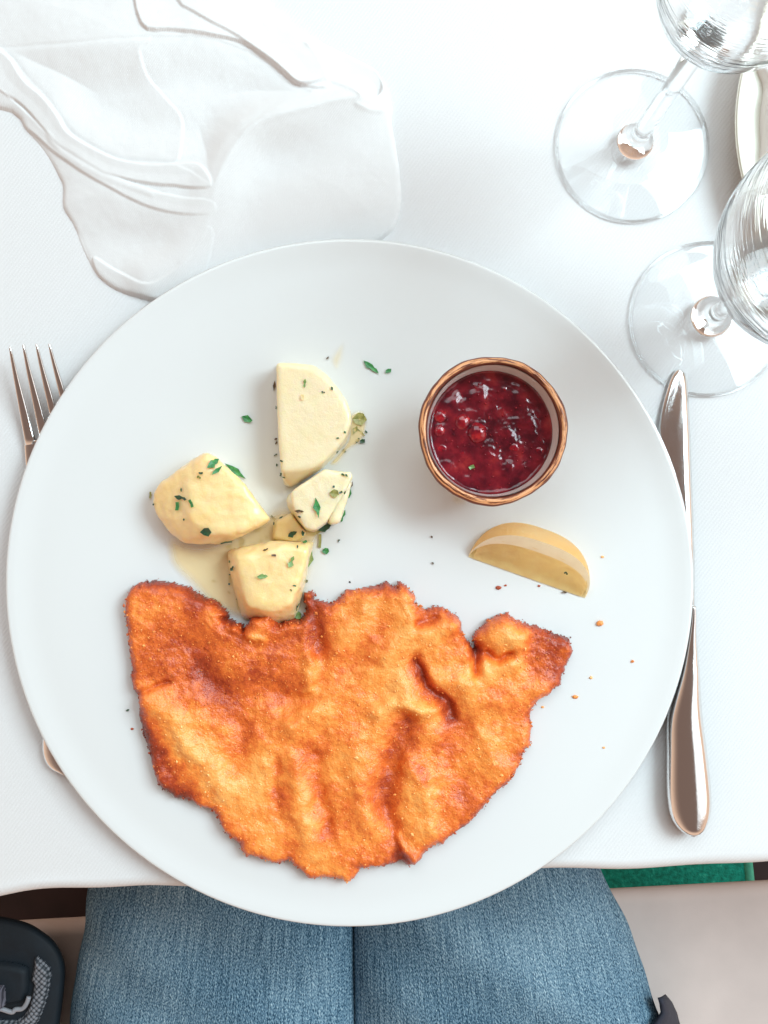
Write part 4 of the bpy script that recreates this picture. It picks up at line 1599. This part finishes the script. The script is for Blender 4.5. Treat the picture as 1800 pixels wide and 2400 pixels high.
G, D, O, LG, BR = (M[k] for k in ("leaf_green", "leaf_dark", "leaf_olive", "leaf_light", "leaf_brown"))
GRP = "chopped parsley scattered over the potatoes"
FL = [
    (869, 860, 46, 17, 40, "leaf", G, "bright green parsley strip lying alone on the plate above the potatoes"),
    (910, 870, 16, 10, -25, "chip", G, "tiny green parsley chip beside the lone strip on bare plate"),
    (579, 982, 27, 19, 25, "kite", G, "dark green parsley triangle alone on the plate left of tall potato"),
    (500, 1087, 34, 22, -40, "leaf", G, "two-lobed green parsley leaf on the top corner of the left potato"),
    (509, 1103, 34, 13, -42, "sliver", G, "narrow green parsley lobe just below the two-lobed leaf on left potato"),
    (552, 1105, 66, 18, 36, "sliver", G, "long pointed green parsley leaf overhanging the left potato's right edge"),
    (428, 1168, 40, 13, 8, "hook", D, "crooked dark parsley stalk in the middle of the left potato"),
    (418, 1186, 21, 10, 95, "stick", G, "short upright green stalk under the crooked stalk's left end"),
    (450, 1180, 19, 8, 65, "stick", G, "short green stalk under the crooked stalk's right end"),
    (485, 1245, 27, 21, 15, "chip", D, "dark green square of parsley near the lower edge of left potato"),
    (743, 1189, 48, 18, 80, "sliver", G, "tall green parsley leaf standing on the cracked right potato"),
    (714, 899, 22, 8, 95, "hook", LG, "pale green curl of parsley on the top of tall potato"),
    (684, 1317, 30, 15, -68, "hook", LG, "hooked light green parsley piece on the upper right of bottom potato"),
    (728, 1310, 42, 17, -78, "sliver", LG, "light green parsley leaf with thin stalk at bottom potato's right edge"),
    (764, 1292, 17, 15, 20, "chip", G, "square green parsley chip on the plate right of bottom potato"),
    (615, 1352, 27, 16, -4, "leaf", LG, "light green oval parsley piece in the centre of bottom potato"),
    (762, 1237, 34, 22, -25, "leaf", D, "wet dark parsley clump at the foot of the cracked right potato"),
    (738, 1250, 30, 14, -18, "leaf", O, "olive parsley scrap against the wet clump below right potato"),
    (686, 1251, 25, 17, -30, "leaf", D, "wet dark leaf in the buttery gap above bottom potato"),
    (709, 1249, 15, 9, 80, "kite", D, "small dark leaf bit between the wet leaf and wet clump"),
    (714, 1273, 16, 9, 110, "chip", G, "small green chip on the upper edge of bottom potato"),
    (750, 1268, 32, 8, 92, "stick", O, "olive parsley stalk hanging down from the wet clump"),
    (843, 983, 34, 32, 20, "chip", O, "round olive herb lump right of the tall potato"),
    (832, 1008, 24, 12, 115, "sliver", O, "olive leaf below the round herb lump"),
    (849, 1035, 15, 11, -30, "chip", D, "dark herb chip lowest in the olive puddle"),
    (838, 1033, 12, 6, -60, "stick", D, "dark herb stick beside the lowest chip of the olive puddle"),
    (847, 1014, 22, 3, 42, "stick", O, "thin herb thread across the olive puddle"),
    (819, 1157, 24, 10, 100, "kite", G, "green triangle on the right edge of the cracked potato"),
    (824, 1137, 20, 7, -72, "sliver", BR, "brownish thin leaf on the upper right edge of the cracked potato"),
    (803, 1210, 32, 10, 108, "hook", G, "green strip along the lower right edge of the cracked potato"),
    (784, 1157, 22, 19, 30, "chip", O, "olive spot at the top of the potato crack"),
    (702, 1198, 24, 9, 4, "leaf", BR, "grey brown flat leaf on the left of cracked potato"),
    (700, 1442, 22, 13, 110, "chip", LG, "pale green leaf bit touching the schnitzel edge"),
    (694, 1421, 19, 8, 100, "leaf", D, "dark leaf bit on bottom potato's right flank just above the schnitzel"),
    (643, 905, 26, 8, 95, "sliver", BR, "brown herb sliver on the left edge of the tall potato"),
    (539, 1357, 26, 6, 92, "stick", D, "dark stick on the left flank of bottom potato"),
    (557, 1415, 24, 4, 78, "stick", D, "thin dark thread at the lower left of bottom potato"),
    (547, 1332, 18, 9, -35, "hook", D, "crooked black fleck at the upper left of bottom potato"),
    (568, 1270, 21, 11, 100, "chip", D, "dark blurred leaf in butter right below the left potato"),
    (530, 1268, 26, 5, -5, "stick", D, "flat dark stalk along the lower edge of left potato"),
    (538, 1281, 11, 8, 10, "chip", O, "olive crumb of herb under the flat dark stalk"),
    (607, 1242, 34, 7, -22, "sliver", D, "dark thin leaf under the pointed end of left potato"),
    (640, 1213, 12, 6, 35, "stick", D, "dark bit at the pointed right end of left potato"),
    (468, 1119, 12, 9, 30, "hook", O, "olive crumb on the upper half of left potato"),
    (624, 1290, 13, 5, -28, "hook", BR, "brown hooked fleck on the top edge of bottom potato"),
    (642, 1302, 10, 5, 0, "stick", BR, "brown dash near the top edge of bottom potato"),
    (353, 1160, 16, 5, 95, "stick", O, "olive flake on the far left edge of left potato"),
    (709, 932, 12, 9, 80, "stick", M["potato_gold"], "tan square fleck on the middle of tall potato"),
    (1105, 1095, 13, 9, -28, "stick", LG, "pale green chive chip on the red jam"),
    (1326, 1341, 12, 9, 60, "hook", D, "dark herb fleck on the lemon's pulp"),
    (1322, 1388, 13, 6, 8, "leaf", BR, "brown herb fleck at the lemon's lower edge"),
    (501, 1361, 10, 5, 15, "kite", D, "dark fleck on the plate left of bottom potato"),
]
for px, py, l, w_, a, sh, mt, lab in FL:
    flake("parsley_flake" if mt not in (BR, M["potato_gold"]) else "herb_flake", px, py, l, w_, a, sh, mt, lab, "parsley" if mt not in (BR, M["potato_gold"]) else "herb fleck", GRP, lift=.0004)

SPK = {
    "tiny dark herb speck along the left edge of the tall potato": [(647, 1029), (648, 1038), (646, 1066), (662, 1081), (649, 1090), (666, 1117), (658, 1112), (650, 955)],
    "tiny dark herb speck on the right half of the tall potato": [(778, 911), (758, 920), (792, 1027), (807, 1013), (789, 1058)],
    "tiny dark herb speck on the left potato": [(472, 1109), (427, 1148), (362, 1182), (433, 1217)],
    "tiny dark herb speck in the butter between the potato chunks": [(644, 1228), (612, 1266), (625, 1260), (703, 1211), (660, 1215)],
    "tiny dark herb speck on the cracked right potato": [(812, 1114), (804, 1113), (799, 1154), (806, 1154), (782, 1141)],
    "tiny dark herb speck on the bottom potato": [(533, 1305), (540, 1316), (690, 1372), (682, 1383), (697, 1283), (537, 1388)],
    "tiny dark herb speck on bare plate beside the potatoes": [(768, 839), (794, 1267), (719, 1362), (807, 1057), (858, 1012), (1012, 1258), (1014, 1320), (300, 1664)],
}
ORD = ["topmost", "second", "third", "fourth", "fifth", "sixth", "seventh", "eighth"]
for lab, pp in SPK.items():
    pp = sorted(pp, key=lambda q: q[1])
    for k, (px, py) in enumerate(pp):
        place = lab.replace("tiny dark herb speck ", "")
        which = ORD[k] if k == 0 else (ORD[k] + " highest" if k < len(pp) - 1 else "lowest")
        flake("herb_speck", px, py, random.uniform(6, 10), random.uniform(4, 6), random.uniform(0, 180), random.choice(["chip", "kite", "stick", "hook"]), D if random.random() < .7 else BR,
              which + " tiny herb speck " + place, "herb speck", "tiny herb specks " + place)

CR = [(1168, 1377, 14, 10, "reddish brown crumb on the plate between lemon and schnitzel"), (1185, 1372, 7, 5, "tiny tan crumb next to the reddish crumb under the lemon"),
      (1406, 1460, 17, 14, "orange crumb on the plate above the schnitzel's right corner"), (1348, 1633, 15, 9, "oval orange crumb on the plate right of the schnitzel"),
      (1385, 1588, 8, 7, "small pale crumb farther right than the oval orange crumb"), (1482, 1550, 8, 7, "small ochre crumb nearest the plate's right rim"),
      (1412, 1305, 8, 6, "small pale crumb right of the lemon wedge"), (1272, 1657, 8, 5, "tiny pale crumb touching the schnitzel's right edge"),
      (1263, 1373, 8, 5, "dark crumb just under the middle of lemon wedge"), (310, 1708, 8, 5, "dark red crumb left of the schnitzel"), (1415, 1752, 6, 5, "faint crumb on the lower right of the plate")]
for px, py, a, b, lab in CR:
    co, no = hit(px, py)
    sc = (H - co.z) / F
    bm = bmesh.new()
    bmesh.ops.create_icosphere(bm, subdivisions=2, radius=1)
    vs_ = [co + Vector((v.co.x * a / 2 * sc * random.uniform(.75, 1.15), v.co.y * b / 2 * sc * random.uniform(.75, 1.15), (v.co.z * .7 + .5) * b / 2 * sc * random.uniform(.8, 1.1))) for v in bm.verts]
    fs = [tuple(v.index for v in f.verts) for f in bm.faces]
    bm.free()
    lvl = .75 if ("reddish" in lab or "dark" in lab) else (.15 if ("pale" in lab or "faint" in lab or "tan" in lab) else .4)
    setp(mk("crumb", vs_, fs, M["crumbs"], org=co, smooth=False, attrs={"browning": [lvl + random.uniform(-.1, .1)] * len(vs_)}), lab, "crumb", "crumbs fallen on the plate")
